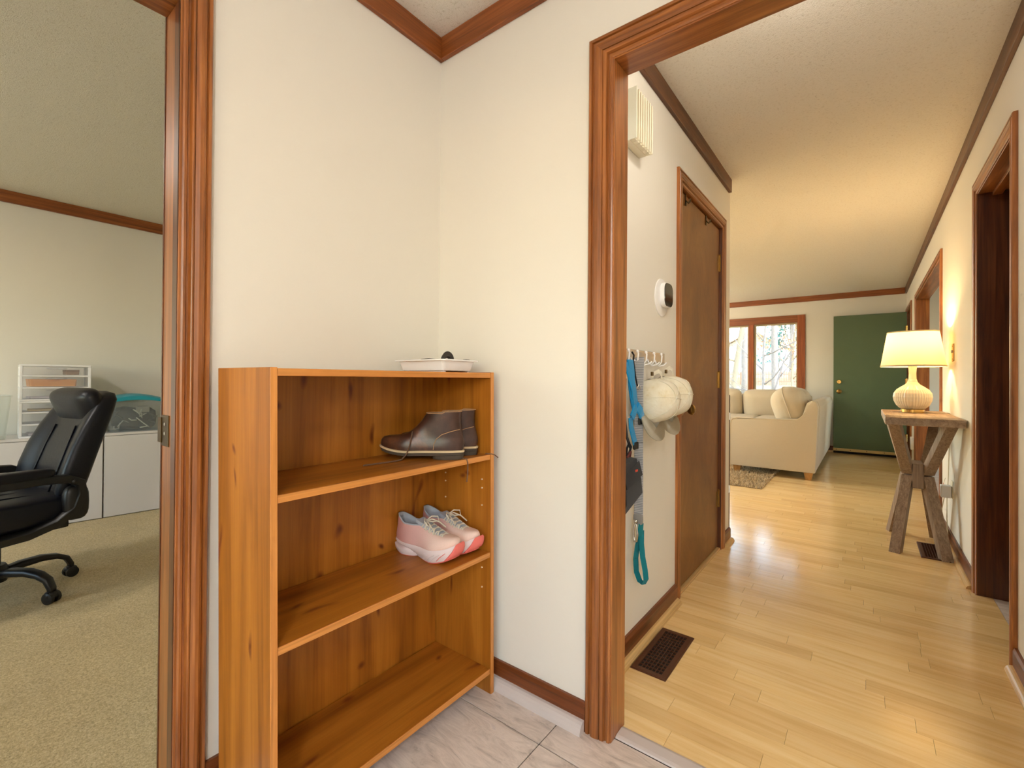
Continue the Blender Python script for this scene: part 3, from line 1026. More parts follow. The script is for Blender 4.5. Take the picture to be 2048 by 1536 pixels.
def boot(label, loc, rz, side, laces):
    t = thing('desert_boot', label, 'boot', loc, rz, 'pair of brown boots')
    t.scale = (0.93, 0.90, 1.0)
    MB().loft([slice_ring(0.0, 0.105, bw, 0.0, 1.0), slice_ring(-0.002, 0.107, bw, 0.013, 1.02)]).loft(
        [slice_ring(-0.002, 0.288, bw, 0.0125, 1.02), slice_ring(-0.003, 0.293, bw, 0.022, 1.05)]).shear(lambda c: (c.x, c.y, c.z + max(0, c.x - 0.19) ** 2 * 1.4)).build('sole', sole_m, t, True, angle=40)
    w = MB().loft([slice_ring(-0.004, 0.294, bw, 0.022, 1.07), slice_ring(-0.005, 0.295, bw, 0.0275, 1.09), slice_ring(-0.001, 0.290, bw, 0.029, 1.0)]).shear(lambda c: (c.x, c.y, c.z + max(0, c.x - 0.19) ** 2 * 1.4)).build('welt', welt_m, t, True, angle=40)
    rings = []
    for z, xb, xf, sw in ((0.028, 0.002, 0.289, 1.0), (0.036, -0.002, 0.291, 1.03), (0.048, -0.004, 0.288, 1.02), (0.058, -0.003, 0.280, 0.98), (0.066, -0.001, 0.262, 0.95), (0.073, 0.001, 0.228, 0.93),
                          (0.082, 0.003, 0.196, 0.93), (0.094, 0.006, 0.176, 0.95), (0.108, 0.008, 0.160, 0.97), (0.122, 0.009, 0.146, 1.0), (0.136, 0.008, 0.136, 1.03), (0.146, 0.007, 0.128, 1.05),
                          (0.146, 0.011, 0.124, 0.96), (0.12, 0.014, 0.13, 0.90), (0.08, 0.014, 0.16, 0.82), (0.04, 0.014, 0.20, 0.8)):
        rings.append(slice_ring(xb, xf, bw, z, sw))
    MB().loft(rings).shear(lambda c: (c.x, c.y, c.z + max(0, c.x - 0.19) ** 2 * 1.4 + (0.006 if c.z > 0.135 and c.x < 0.06 else 0))).build('upper', boot_leather, t, True, angle=55)
    for sgn in (1, -1):
        # curved seam of the quarter
        MB().tube([(0.098, sgn * (bw(0.098) * 1.03), 0.032), (0.096, sgn * bw(0.096) * 1.03, 0.05), (0.088, sgn * bw(0.09) * 1.01, 0.066), (0.070, sgn * bw(0.07) * 0.985, 0.080), (0.04, sgn * bw(0.04) * 0.93, 0.09), (0.01, sgn * 0.016, 0.096)], 0.0011, 6).build('seam', stitch_m, t)
    MB().tube([slice_ring(0.006, 0.129, bw, 0.1475, 1.04)[k] for k in range(36)], 0.0013, 6, closed=True).shear(lambda c: (c.x, c.y, c.z + (0.006 if c.x < 0.06 else 0))).build('collar_seam', stitch_m, t)
    for i, xx in enumerate((0.165, 0.185)):
        MB().tube([(xx, -0.026, 0.080 - i * 0.008), (xx, -0.012, 0.093 - i * 0.009), (xx, 0.012, 0.093 - i * 0.009), (xx, 0.026, 0.080 - i * 0.008)], 0.002, 6).build('lace_row', lace_m, t)
    for p in laces:
        MB().tube(p, 0.0022, 6).build('lace', lace_m, t)
    return t


# boots point to the back of the shelf; local +x is heel to toe
BZ = 0.8255
boot('dark brown leather boot nearer the camera on the upper shelf', (-1.036, 1.084, BZ), radians(-145), 1,
     [[(0.172, 0.03, 0.088), (0.17, 0.047, 0.078), (0.175, 0.052, 0.050), (0.185, 0.056, 0.02), (0.20, 0.066, 0.0035), (0.222, 0.10, 0.0028), (0.26, 0.14, 0.0026), (0.29, 0.175, 0.0026)]])
boot('dark brown leather boot against the bookcase side on the upper shelf', (-1.060, 1.177, BZ), radians(-145), -1, [])
# stray lace ends draping over the shelf front
o = MB().tube([(-1.06, 1.06, BZ + 0.003), (-1.035, 1.075, BZ + 0.003), (-1.019, 1.083, BZ + 0.001), (-1.0155, 1.084, BZ - 0.012), (-1.015, 1.083, BZ - 0.045), (-1.0155, 1.080, BZ - 0.072)], 0.0022, 6).build('shoe_lace', lace_m)
tag(o, 'brown boot lace end hanging over the upper shelf edge', 'lace')
o = MB().tube([(-1.035, 1.192, BZ + 0.003), (-1.020, 1.205, BZ + 0.002), (-1.012, 1.215, BZ - 0.002), (-1.006, 1.226, BZ - 0.012)], 0.0018, 6).build('shoe_lace', lace_m)
tag(o, 'short brown lace tip poking past the bookcase side', 'lace')

knit_m = Mat('pale pink knit', lin(226, 186, 176), 0.9, spec=0.15)
_v = knit_m.coords((1, 1, 1))
_n1 = knit_m.noise(_v, 900, 2, 0.5)
_gr = knit_m.N('ShaderNodeSeparateXYZ')
knit_m.L(_v, _gr.inputs[0])
_c = knit_m.ramp(_gr.outputs[0], [(0.02, lin(214, 160, 154)), (0.10, lin(222, 176, 170)), (0.19, lin(236, 206, 194))])
knit_m.col(knit_m.mix(0.22, _c, knit_m.ramp(_n1, [(0.35, (0.5, 0.5, 0.5, 1)), (0.6, (1, 1, 1, 1))]), 'MULTIPLY'))
knit_m.bump(_n1, 0.4, 0.002)
knit_m = knit_m.m
foam_m = simple('white foam midsole', lin(222, 206, 206), 0.6)
coral_m = simple('coral rubber', lin(226, 112, 104), 0.5)
lining_m = fabric('grey blue lining', lin(168, 174, 184), 700)
cream_lace = fabric('cream lace', lin(218, 208, 190), 700)
nw = interp([(0.0, 0.030), (0.05, 0.038), (0.11, 0.036), (0.18, 0.050), (0.225, 0.045), (0.258, 0.03)])


def sneaker(label, loc, rz, side):
    t = thing('running_shoe', label, 'shoe', loc, rz, 'pair of pink running shoes')
    lift = lambda c: (c.x, c.y, c.z + max(0, c.x - 0.17) ** 2 * 3.2 + max(0, 0.035 - c.x) ** 2 * 3.0)
    mid = MB().loft([slice_ring(0.004, 0.105, nw, 0.002, 0.95), slice_ring(-0.006, 0.108, nw, 0.012, 1.08), slice_ring(-0.008, 0.112, nw, 0.022, 1.10), slice_ring(-0.002, 0.112, nw, 0.026, 0.98)]).loft(
        [slice_ring(0.095, 0.250, nw, 0.002, 0.96), slice_ring(0.085, 0.260, nw, 0.012, 1.06), slice_ring(0.04, 0.262, nw, 0.024, 1.10), slice_ring(-0.009, 0.261, nw, 0.034, 1.10), slice_ring(-0.006, 0.255, nw, 0.042, 1.0)]).shear(lift).build('midsole', foam_m, t, True, angle=50)
    for k in range(5):
        xx = 0.125 + k * 0.02
        for sgn in (1, -1):
            MB().tube([(xx, sgn * nw(xx) * 1.06, 0.010), (xx + 0.012, sgn * nw(xx + 0.01) * 1.09, 0.020), (xx + 0.03, sgn * nw(xx + 0.03) * 1.085, 0.028)], 0.0012, 5).shear(lift).build('groove', coral_m if k > 3 else foam_m, mid)
    MB().loft([slice_ring(0.10, 0.252, nw, 0.0, 0.94), slice_ring(0.095, 0.254, nw, 0.0035, 0.98)]).loft([slice_ring(0.006, 0.10, nw, 0.0, 0.92), slice_ring(0.004, 0.10, nw, 0.0025, 0.95)]).shear(lift).build('outsole', coral_m, t, True, angle=40)
    # coral toe bumper
    MB().loft([slice_ring(0.218, 0.257, nw, 0.004, 1.00), slice_ring(0.232, 0.2640, nw, 0.013, 1.04), slice_ring(0.245, 0.2648, nw, 0.023, 1.03), slice_ring(0.254, 0.2636, nw, 0.033, 0.95), slice_ring(0.258, 0.2620, nw, 0.041, 0.7)]).shear(lift).build('toe_guard', coral_m, t, True, angle=60)
    rings = []
    for z, xb, xf, sw in ((0.036, -0.004, 0.256, 1.0), (0.046, -0.006, 0.258, 1.03), (0.056, -0.006, 0.254, 1.02), (0.064, -0.005, 0.246, 0.98), (0.071, -0.004, 0.230, 0.94), (0.078, -0.003, 0.205, 0.90),
                          (0.085, -0.001, 0.180, 0.87), (0.092, 0.002, 0.158, 0.84), (0.099, 0.004, 0.138, 0.82), (0.104, 0.005, 0.118, 0.82)):
        rings.append(slice_ring(xb, xf, nw, z, sw))
    up = lambda c: (c.x, c.y, c.z + max(0, c.x - 0.17) ** 2 * 3.2 + (max(0, 0.05 - c.x) * 0.5 if c.z > 0.09 else 0))
    MB().loft(rings, True, False).shear(up).build('upper', knit_m, t, True)
    MB().loft([slice_ring(0.004, 0.120, nw, 0.103, 0.83), slice_ring(0.004, 0.116, nw, 0.107, 0.80), slice_ring(0.010, 0.108, nw, 0.107, 0.68), slice_ring(0.014, 0.105, nw, 0.09, 0.62), slice_ring(0.016, 0.12, nw, 0.06, 0.62)], False, True).shear(up).build('collar', lining_m, t, True)
    # tongue and laces
    MB().loft([[(0.205, -0.016, 0.073), (0.205, 0.016, 0.073), (0.205, 0.015, 0.080), (0.205, -0.015, 0.080)], [(0.16, -0.020, 0.088), (0.16, 0.020, 0.088), (0.16, 0.018, 0.098), (0.16, -0.018, 0.098)],
               [(0.11, -0.022, 0.105), (0.11, 0.022, 0.105), (0.11, 0.019, 0.116), (0.11, -0.019, 0.116)], [(0.092, -0.02, 0.113), (0.092, 0.02, 0.113), (0.094, 0.018, 0.121), (0.094, -0.018, 0.121)]]).build('tongue', lining_m, t, True, angle=60)
    for i in range(5):
        x = 0.122 + i * 0.017
        z = 0.113 - i * 0.0068
        for s in (1, -1):
            MB().tube([(x, -0.026 * s, z - 0.012), (x + 0.004, -0.013 * s, z + 0.001), (x + 0.010, 0.013 * s, z - 0.001), (x + 0.014, 0.026 * s, z - 0.016)], 1, 6, flat=(0.0032, 0.0012)).build('lace_row', cream_lace, t)
    # bow
    for s in (1, -1):
        MB().tube([(0.122, 0, 0.118), (0.128, 0.018 * s, 0.128), (0.142, 0.034 * s, 0.126), (0.150, 0.030 * s, 0.112), (0.138, 0.014 * s, 0.112), (0.124, 0.002 * s, 0.117)], 0.0022, 6).build('lace_loop', cream_lace, t)
        MB().tube([(0.122, 0, 0.118), (0.135, -0.012 * s, 0.121), (0.158, -0.024 * s, 0.112), (0.180, -0.03 * s, 0.096)], 0.0022, 6).build('lace_end', cream_lace, t)
    return t


sneaker('pale pink running shoe nearer the camera on the middle shelf', (-1.293, 1.035, 0.489), radians(8), 1)
sneaker('pale pink running shoe beside the bookcase side on the middle shelf', (-1.290, 1.148, 0.489), radians(2), -1)


# ------------------------------------------------------------------ floor registers
def register(label, x0, x1, y0, y1, n_long):
    t = thing('floor_register', label, 'floor vent', ((x0 + x1) / 2, (y0 + y1) / 2, 0))
    hx, hy = (x1 - x0) / 2, (y1 - y0) / 2
    b = 0.022

    def ring(h, k, z):
        return [(-h, -k, z), (h, -k, z), (h, k, z), (-h, k, z)]
    MB().loft([ring(hx, hy, 0.0005), ring(hx, hy, 0.003), ring(hx - 0.004, hy - 0.004, 0.0065), ring(hx - b, hy - b, 0.0065), ring(hx - b, hy - b, 0.0008)], False, False).build('frame', brown_vent, t)
    MB().box(-hx + b, hx - b, -hy + b, hy - b, 0.0004, 0.001).build('duct', black_void, t)
    ns = 7
    for i in range(1, ns):
        x = -hx + b + (2 * hx - 2 * b) * i / ns
        MB().box(x - 0.0012, x + 0.0012, -hy + b, hy - b, 0.001, 0.006).build('bar', brown_vent, t)
    for i in range(1, n_long):
        yy = -hy + b + (2 * hy - 2 * b) * i / n_long
        MB().box(-hx + b, hx - b, yy - 0.0014, yy + 0.0014, 0.001, 0.0052).build('louver', brown_vent, t)
    return t


register('brown metal floor register beside the closet wall baseboard', -0.704, -0.570, 1.652, 2.0, 14)
register('brown metal floor register under the console table', 0.268, 0.404, 3.800, 4.148, 14)

# ------------------------------------------------------------------ door chime box
ch = thing('door_chime', 'cream louvered door chime box high on the hall wall', 'door chime', (XH, 1.718, 2.09))
MB().box(0.0, 0.034, -0.083, 0.083, -0.098, 0.098, 0.003).build('housing', ivory_plastic, ch)
for i in range(8):
    yy = -0.079 + i * 0.0226
    MB().box(0.034, 0.060, yy - 0.0035, yy + 0.0035, -0.098, 0.098, 0.002).build('louver', ivory_plastic, ch)
for zz in (-0.094, -0.045, 0.005, 0.055, 0.094):
    MB().box(0.034, 0.050, -0.080, 0.080, zz - 0.003, zz + 0.003).build('crossbar', ivory_plastic, ch)
MB().box(0.0, 0.060, -0.0835, -0.081, -0.098, 0.098, 0.001).build('end_plate', simple('pale cream plate', lin(226, 226, 212), 0.35), ch)

# ------------------------------------------------------------------ thermostat
th = thing('thermostat', 'black glass thermostat on a round white wall plate', 'thermostat', (XH, 2.07, 1.472))
MB().lathe([(0.086, 0.0), (0.086, 0.003), (0.080, 0.006), (0.004, 0.0065)], (0, 0, -0.012), 40, 'x').build('wall_plate', white_plastic, th, True, angle=40)


def rrect_ring(hy, hz, x, r, n=8, c=(0, 0)):
    return [(x, c[0] + p[0], c[1] + p[1]) for p in [(q[0], q[1]) for q in rect_ring(hy, hz, 0, r, n)]]


MB().loft([rrect_ring(0.054, 0.054, 0.0065, 0.034, c=(0.02, 0)), rrect_ring(0.056, 0.056, 0.012, 0.036, c=(0.02, 0)), rrect_ring(0.054, 0.054, 0.026, 0.034, c=(0.02, 0))]).build('body', white_plastic, th, True, angle=40)
MB().loft([rrect_ring(0.053, 0.053, 0.0262, 0.034, c=(0.02, 0)), rrect_ring(0.052, 0.052, 0.029, 0.033, c=(0.02, 0))]).build('screen', simple('black glass screen', lin(24, 22, 20), 0.06), th, True, angle=40)

# ------------------------------------------------------------------ over-the-door hooks
for i, (yy, lab) in enumerate(((2.457, 'dark over-door hook near the knob side of the closet door'), (2.843, 'dark over-door hook near the hinge side of the closet door'))):
    t = thing('door_hook', lab, 'hook', (-0.756, yy, 2.058), group='hooks over the closet door')
    MB().box(-0.038, 0.0035, -0.008, 0.008, 0.0, 0.002).box(0.0005, 0.0035, -0.008, 0.008, -0.055, 0.0).build('strap', dark_brass, t)
    MB().tube([(0.003, 0.005, -0.03), (0.014, 0.006, -0.046), (0.022, 0.007, -0.04), (0.026, 0.008, -0.026)], 0.0025, 6).build('hook_prong', dark_brass, t)
    MB().tube([(0.003, -0.005, -0.03), (0.014, -0.006, -0.046), (0.022, -0.007, -0.04), (0.026, -0.008, -0.026)], 0.0025, 6).build('hook_prong', dark_brass, t)

# ------------------------------------------------------------------ hook rail with hanging things
HX = XH
rail = thing('hook_rail', 'wall rail of five white double hooks beside the closet door', 'hook rail', (HX, 1.84, 1.185))
MB().box(0.0, 0.006, -0.245, 0.262, -0.022, 0.022, 0.002).build('rail_plate', simple('brushed grey rail', lin(176, 172, 168), 0.35, 0.6), rail)
hook_y = (1.632, 1.716, 1.803, 1.890, 1.976)
for yy in hook_y:
    h = MB().tube([(0.006, yy - 1.84, -0.012), (0.014, yy - 1.84, -0.030), (0.026, yy - 1.84, -0.036), (0.036, yy - 1.84, -0.022), (0.038, yy - 1.84, 0.004), (0.035, yy - 1.84, 0.010)], 0.0032, 8).build('hook', white_plastic, rail, True)
    MB().soft((0.035, yy - 1.84, 0.012), (0.006, 0.006, 0.006), 1.0, 12, 8).build('ball_tip', white_plastic, h, True)
    MB().tube([(0.010, yy - 1.84, -0.024), (0.022, yy + 0.012 - 1.84, -0.040), (0.040, yy + 0.022 - 1.84, -0.034), (0.050, yy + 0.026 - 1.84, -0.024)], 0.0028, 8).build('lower_prong', white_plastic, h, True)

blue_web = fabric('bright blue webbing', lin(28, 142, 200), 500, 0.3, 0.3)
teal_web = fabric('teal webbing', lin(18, 118, 128), 500, 0.3, 0.3)
grey_web = Mat('ribbed grey webbing', lin(158, 158, 160), 0.8)
_v = grey_web.coords((1, 1, 1))
_wv = grey_web.N('ShaderNodeTexWave', Scale=48.0, Distortion=0.0, _bands_direction='Z')
grey_web.L(_v, _wv.inputs['Vector'])
grey_web.col(grey_web.ramp(_wv.outputs['Fac'], [(0.2, lin(120, 122, 128)), (0.6, lin(168, 166, 166))]))
grey_web.bump(_wv.outputs['Fac'], 0.4, 0.003)
grey_web = grey_web.m


def band(mb, pts, hw, ht=0.0012, up=(1, 0, 0)):
    return mb.tube(pts, 1, 8, flat=(hw, ht), up=up)


def W3(pts):
    return [(HX + x, y, z) for x, y, z in pts]


ls = thing('dog_leash', 'grey webbing dog leash with teal loop end hanging on the rail', 'leash', (0, 0, 0))
MB().tube(W3([(0.030, 1.735, 1.150), (0.036, 1.732, 1.168), (0.042, 1.722, 1.172), (0.045, 1.712, 1.15), (0.045, 1.704, 1.05), (0.045, 1.706, 0.95), (0.045, 1.708, 0.75), (0.044, 1.712, 0.60), (0.044, 1.712, 0.555)]), 1, 8, flat=(0.0175, 0.0013), side=(1, 0.12, 0)).build('webbing', grey_web, ls)
MB().soft((HX + 0.043, 1.712, 0.546), (0.019, 0.007, 0.022), 0.5, 16, 8).build('stitched_end', simple('grey leather end', lin(128, 126, 124), 0.5), ls, True)
cl = MB().tube(W3([(0.034, 1.706, 0.535), (0.029, 1.704, 0.512), (0.028, 1.704, 0.48), (0.031, 1.704, 0.458), (0.040, 1.704, 0.460), (0.043, 1.704, 0.49), (0.041, 1.704, 0.52)]), 0.0045, 8, closed=True).build('clip', chrome, ls, True)
MB().lathe([(0.008, -0.006), (0.009, 0.0), (0.008, 0.006)], (HX + 0.036, 1.705, 0.538), 12).build('swivel', chrome, cl, True)
_lp = [(0.012, 0.53), (0.008, 0.49), (-0.008, 0.44), (-0.018, 0.385), (-0.014, 0.335), (0.004, 0.306), (0.026, 0.300), (0.038, 0.322), (0.032, 0.355), (0.018, 0.40), (0.010, 0.45), (0.010, 0.50)]
MB().tube([(HX + 0.044 + 0.86 * q, 1.716 - 0.34 * q + 0.01 * i / 11, z) for i, (q, z) in enumerate(_lp)], 1, 8, flat=(0.0125, 0.0013), side=(0.50, 0.87, 0)).build('teal_loop', teal_web, ls)

hr = thing('dog_harness', 'bright blue dog harness hanging on the first rail hook', 'harness', (0, 0, 0))
band(MB(), W3([(0.042, 1.628, 1.16), (0.046, 1.628, 1.12), (0.050, 1.624, 1.07), (0.050, 1.640, 1.02), (0.048, 1.660, 0.99), (0.050, 1.676, 0.972)]), 0.026, 0.005).build('chest_strap', blue_web, hr)
band(MB(), W3([(0.040, 1.600, 1.15), (0.052, 1.606, 1.10), (0.060, 1.615, 1.06), (0.058, 1.63, 1.03), (0.054, 1.648, 1.00)]), 0.020, 0.004).build('side_strap', blue_web, hr)
band(MB(), W3([(0.055, 1.664, 0.985), (0.058, 1.690, 0.965), (0.056, 1.708, 0.945), (0.054, 1.712, 0.932)]), 0.020, 0.005).build('belly_strap', blue_web, hr)
band(MB(), W3([(0.055, 1.655, 0.985), (0.056, 1.632, 0.962), (0.054, 1.618, 0.945)]), 0.017, 0.004).build('back_strap', blue_web, hr)
band(MB(), W3([(0.050, 1.618, 0.945), (0.050, 1.622, 0.91), (0.052, 1.640, 0.872), (0.050, 1.660, 0.845)]), 0.017, 0.003).build('lower_strap', blue_web, hr)
for c in ((0.054, 1.706, 0.926), (0.052, 1.662, 0.836)):
    MB().box(HX + c[0] - 0.005, HX + c[0] + 0.005, c[1] - 0.018, c[1] + 0.018, c[2] - 0.014, c[2] + 0.014, 0.003).build('buckle', black_plastic, hr)
MB().tube(W3([(0.062, 1.652, 1.055), (0.066, 1.662, 1.048), (0.066, 1.668, 1.058), (0.062, 1.662, 1.068)]), 0.002, 6, closed=True).build('ring', chrome, hr)
MB().tube(W3([(0.046, 1.635, 1.19), (0.050, 1.645, 1.178), (0.046, 1.65, 1.16), (0.052, 1.655, 1.10), (0.058, 1.66, 1.06)]), 0.003, 6).build('black_cord', black_nylon, hr)
band(MB(), W3([(0.034, 1.606, 1.09), (0.032, 1.604, 1.0), (0.034, 1.606, 0.93), (0.036, 1.618, 0.87), (0.04, 1.64, 0.83)]), 0.008, 0.002).build('black_strap', black_nylon, hr)

pc = thing('treat_pouch', 'black treat pouch with a red tab hanging behind the harness', 'pouch', (0, 0, 0))
MB().loft([[(HX + 0.02, 1.50, 0.62), (HX + 0.07, 1.50, 0.60), (HX + 0.07, 1.535, 0.615), (HX + 0.02, 1.535, 0.635)],
           [(HX + 0.012, 1.50, 0.66), (HX + 0.088, 1.50, 0.65), (HX + 0.088, 1.64, 0.668), (HX + 0.012, 1.645, 0.675)],
           [(HX + 0.012, 1.50, 0.72), (HX + 0.085, 1.50, 0.72), (HX + 0.085, 1.636, 0.72), (HX + 0.012, 1.64, 0.72)],
           [(HX + 0.016, 1.50, 0.79), (HX + 0.070, 1.50, 0.785), (HX + 0.070, 1.628, 0.795), (HX + 0.016, 1.632, 0.80)]]).build('pouch_body', black_nylon, pc, True, angle=50)
MB().loft([[(HX + 0.0865, 1.50, 0.705), (HX + 0.0895, 1.50, 0.705), (HX + 0.0895, 1.638, 0.735), (HX + 0.0865, 1.638, 0.735)], [(HX + 0.076, 1.50, 0.75), (HX + 0.079, 1.50, 0.75), (HX + 0.079, 1.632, 0.785), (HX + 0.076, 1.632, 0.785)]]).build('pouch_flap', black_nylon, pc)
MB().box(HX + 0.082, HX + 0.0845, 1.585, 1.605, 0.752, 0.760).build('red_tab', simple('red tab', lin(206, 72, 52), 0.6), pc)
MB().tube(W3([(0.04, 1.615, 0.80), (0.045, 1.625, 0.82), (0.046, 1.632, 0.835), (0.04, 1.63, 0.85), (0.036, 1.618, 0.83), (0.036, 1.61, 0.80)]), 0.0045, 6).build('carry_loop', black_nylon, pc)
MB().tube(W3([(0.05, 1.59, 0.80), (0.055, 1.60, 0.815), (0.055, 1.61, 0.82), (0.05, 1.615, 0.80)]), 0.004, 6).build('drawstring', simple('dark red cord', lin(96, 40, 36), 0.8), pc)

cap_m = Mat('stained white cotton', lin(222, 214, 196), 0.9, spec=0.1)
_v = cap_m.coords((1, 1, 1))
_n1 = cap_m.noise(_v, 16, 4, 0.6)
cap_m.col(cap_m.ramp(_n1, [(0.35, lin(226, 220, 204)), (0.62, lin(218, 208, 184)), (0.75, lin(204, 184, 136))]))
cap_m.bump(cap_m.noise(_v, 22, 4, 0.6, 1.0), 0.5, 0.012)
cap_m = cap_m.m
cap_white = simple('white visor', lin(228, 222, 206), 0.8, nscale=30, namp=0.06)
cap_dark = simple('dark lining', lin(44, 38, 36), 0.9)


def cap(label, cy, cz, ry, rz_, dep, hang_y, base_x, visor_dy, tilt):
    t = thing('baseball_cap', label, 'cap', (HX + base_x, cy, cz), group='white caps on the hook rail')
    rot = Matrix.Rotation(radians(-18), 3, 'Z') @ Matrix.Rotation(radians(-8), 3, 'Y') @ Matrix.Rotation(tilt, 3, 'X')
    rings = []
    n = 36
    for i in range(9):
        a = i / 8 * (pi / 2) * 0.985
        kx = dep * sin(a) ** 0.92
        kr = cos(a) ** 0.78
        ring = []
        for k in range(n):
            b = 2 * pi * k / n
            seam = 1 - 0.02 * abs(cos(3 * b)) ** 12
            wob = 1 + 0.025 * sin(2 * b + 1.3) * kr
            p = rot @ Vector((kx, ry * kr * cos(b) * seam * wob, rz_ * kr * sin(b) * seam * wob))
            ring.append(p)
        rings.append(ring)
    MB().loft(rings, False, True).build('crown', cap_m, t, True)
    # inner band and opening against the wall
    MB().loft([[rot @ Vector((0.0, ry * 1.0 * cos(2 * pi * k / n), rz_ * sin(2 * pi * k / n))) for k in range(n)],
               [rot @ Vector((0.02, ry * 0.93 * cos(2 * pi * k / n), rz_ * 0.93 * sin(2 * pi * k / n))) for k in range(n)]], False, True).build('lining', cap_dark, t)
    for kk in range(3):
        b0 = kk * pi / 3 + 0.3
        pts = []
        for i in range(17):
            a = -pi / 2 + pi * i / 16
            kx = dep * cos(a) ** 0.92 if cos(a) > 0 else 0.0
            kr = abs(sin(a)) ** 0.78 * (1 if a > 0 else -1)
            pts.append(rot @ Vector((kx * 1.004 + 0.001, ry * kr * cos(b0) * 1.004, rz_ * kr * sin(b0) * 1.004)))
        MB().tube(pts, 0.0016, 6).build('seam', cap_m, t, True)
    MB().soft(rot @ Vector((dep + 0.001, 0, 0)), (0.004, 0.007, 0.007), 0.9, 12, 8).build('top_button', cap_white, t, True)
    # curved visor hanging down
    def vis(off):
        rows = []
        for i in range(7):
            v = i / 6
            row = []
            for k in range(15):
                u = -1 + 2 * k / 14
                b = -pi / 2 + u * 0.95 + visor_dy
                ee = (1 - abs(u) ** 2.6)
                rad = 0.99 + v * 0.80 * ee
                row.append(rot @ Vector((0.012 + 0.024 * v * ee + 0.016 * (1 - u * u) * v + off, ry * rad * cos(b), rz_ * rad * sin(b))))
            rows.append(row)
        return rows
    A, B = vis(0.0), vis(0.0035)
    mb = MB()
    mb.loft([A[i] + B[i][::-1] for i in range(7)])
    mb.build('visor', cap_white, t, True, angle=60)
    st = MB().tube([rot @ Vector(p) for p in ((0.004, hang_y - 0.028, rz_ * 0.86), (0.006, hang_y - 0.024, rz_ * 1.2), (0.010, hang_y - 0.004, rz_ * 1.42), (0.010, hang_y + 0.014, rz_ * 1.40), (0.006, hang_y + 0.030, rz_ * 1.2), (0.004, hang_y + 0.034, rz_ * 0.86))], 1, 8, flat=(0.009, 0.0013), up=(1, 0.0, 0.0)).build('back_strap', cap_white, t)
    MB().box(0.010, 0.014, hang_y - 0.033, hang_y - 0.009, rz_ * 1.08, rz_ * 1.08 + 0.016, 0.001).build('strap_buckle', dark_brass, st)
    return t


cap('white cotton cap hanging in front beside the grey leash', 1.815, 1.000, 0.080, 0.094, 0.120, 0.0, 0.052, 0.0, -0.46)
cap('white cotton cap hanging nearer the closet door knob', 1.975, 1.012, 0.082, 0.094, 0.120, 0.0, 0.052, 0.0, -0.36)

# ------------------------------------------------------------------ pet gate edge at the wall end
pg = thing('pet_gate', 'dark slatted wooden pet gate leaning behind the hall wall end', 'gate', (-0.80, 3.43, 0))
for x in (-0.30, -0.255, 0.035):
    MB().box(x, x + 0.016, -0.012, 0.012, 0.03, 0.985, 0.002).build('stile', gate_wood, pg)
for z in (0.06, 0.93):
    MB().box(-0.30, 0.051, -0.011, 0.011, z, z + 0.03, 0.002).build('rail', gate_wood, pg)
for k in range(4):
    MB().box(-0.205 + k * 0.058, -0.195 + k * 0.058, -0.006, 0.006, 0.09, 0.93).build('bar', gate_wood, pg)
for z in (0.84, 0.34):
    MB().box(0.030, 0.058, -0.022, -0.010, z - 0.025, z + 0.025, 0.003).build('latch', white_plastic, pg)
MB().box(-0.30, 0.051, -0.018, 0.018, 0.0, 0.03, 0.002).build('foot', gate_wood, pg)

# ------------------------------------------------------------------ console table
tb = thing('console_table', 'narrow grey washed wood console table with hourglass legs', 'table', (0.265, 4.085, 0))
tz = 0.87
MB().box(-0.177, 0.177, -0.50, 0.50, tz - 0.044, tz, 0.003).build('table_top', greywash_y, tb)
for ya, yb in ((-0.497, -0.33), (-0.326, -0.16), (-0.156, 0.004), (0.008, 0.17), (0.174, 0.33), (0.334, 0.497)):
    MB().box(-0.174, 0.174, ya, yb, tz - 0.0002, tz + 0.001, 0.0004).build('top_plank', greywash_y, tb)
cz = 0.475


def leg(mb, a, b, hw, hd):
    a, b = Vector(a), Vector(b)
    t = (b - a).normalized()
    s = Vector((0, 0, 1)).cross(t).normalized()
    q = t.cross(s)
    r = []
    for p in (a, b):
        # end cut level with the floor / top
        ring = []
        for u, v in ((-hw, -hd), (hw, -hd), (hw, hd), (-hw, hd)):
            w = p + s * u + q * v
            w = w + t * ((p.z - w.z) / t.z)
            ring.append(w)
        r.append(ring)
    return mb.loft(r)


for sx in (-1, 1):
    for sy in (-1, 1):
        leg(MB(), (sx * 0.046, sy * 0.050, cz + 0.005), (sx * 0.126, sy * 0.35, tz - 0.044), 0.028, 0.024).build('upper_leg', greywash, tb)
        leg(MB(), (sx * 0.118, sy * 0.262, 0.0), (sx * 0.046, sy * 0.050, cz - 0.005), 0.028, 0.024).build('lower_leg', greywash, tb)
MB().box(-0.030, 0.030, -0.100, 0.100, cz - 0.085, cz + 0.075, 0.004).build('centre_post', greywash, tb)

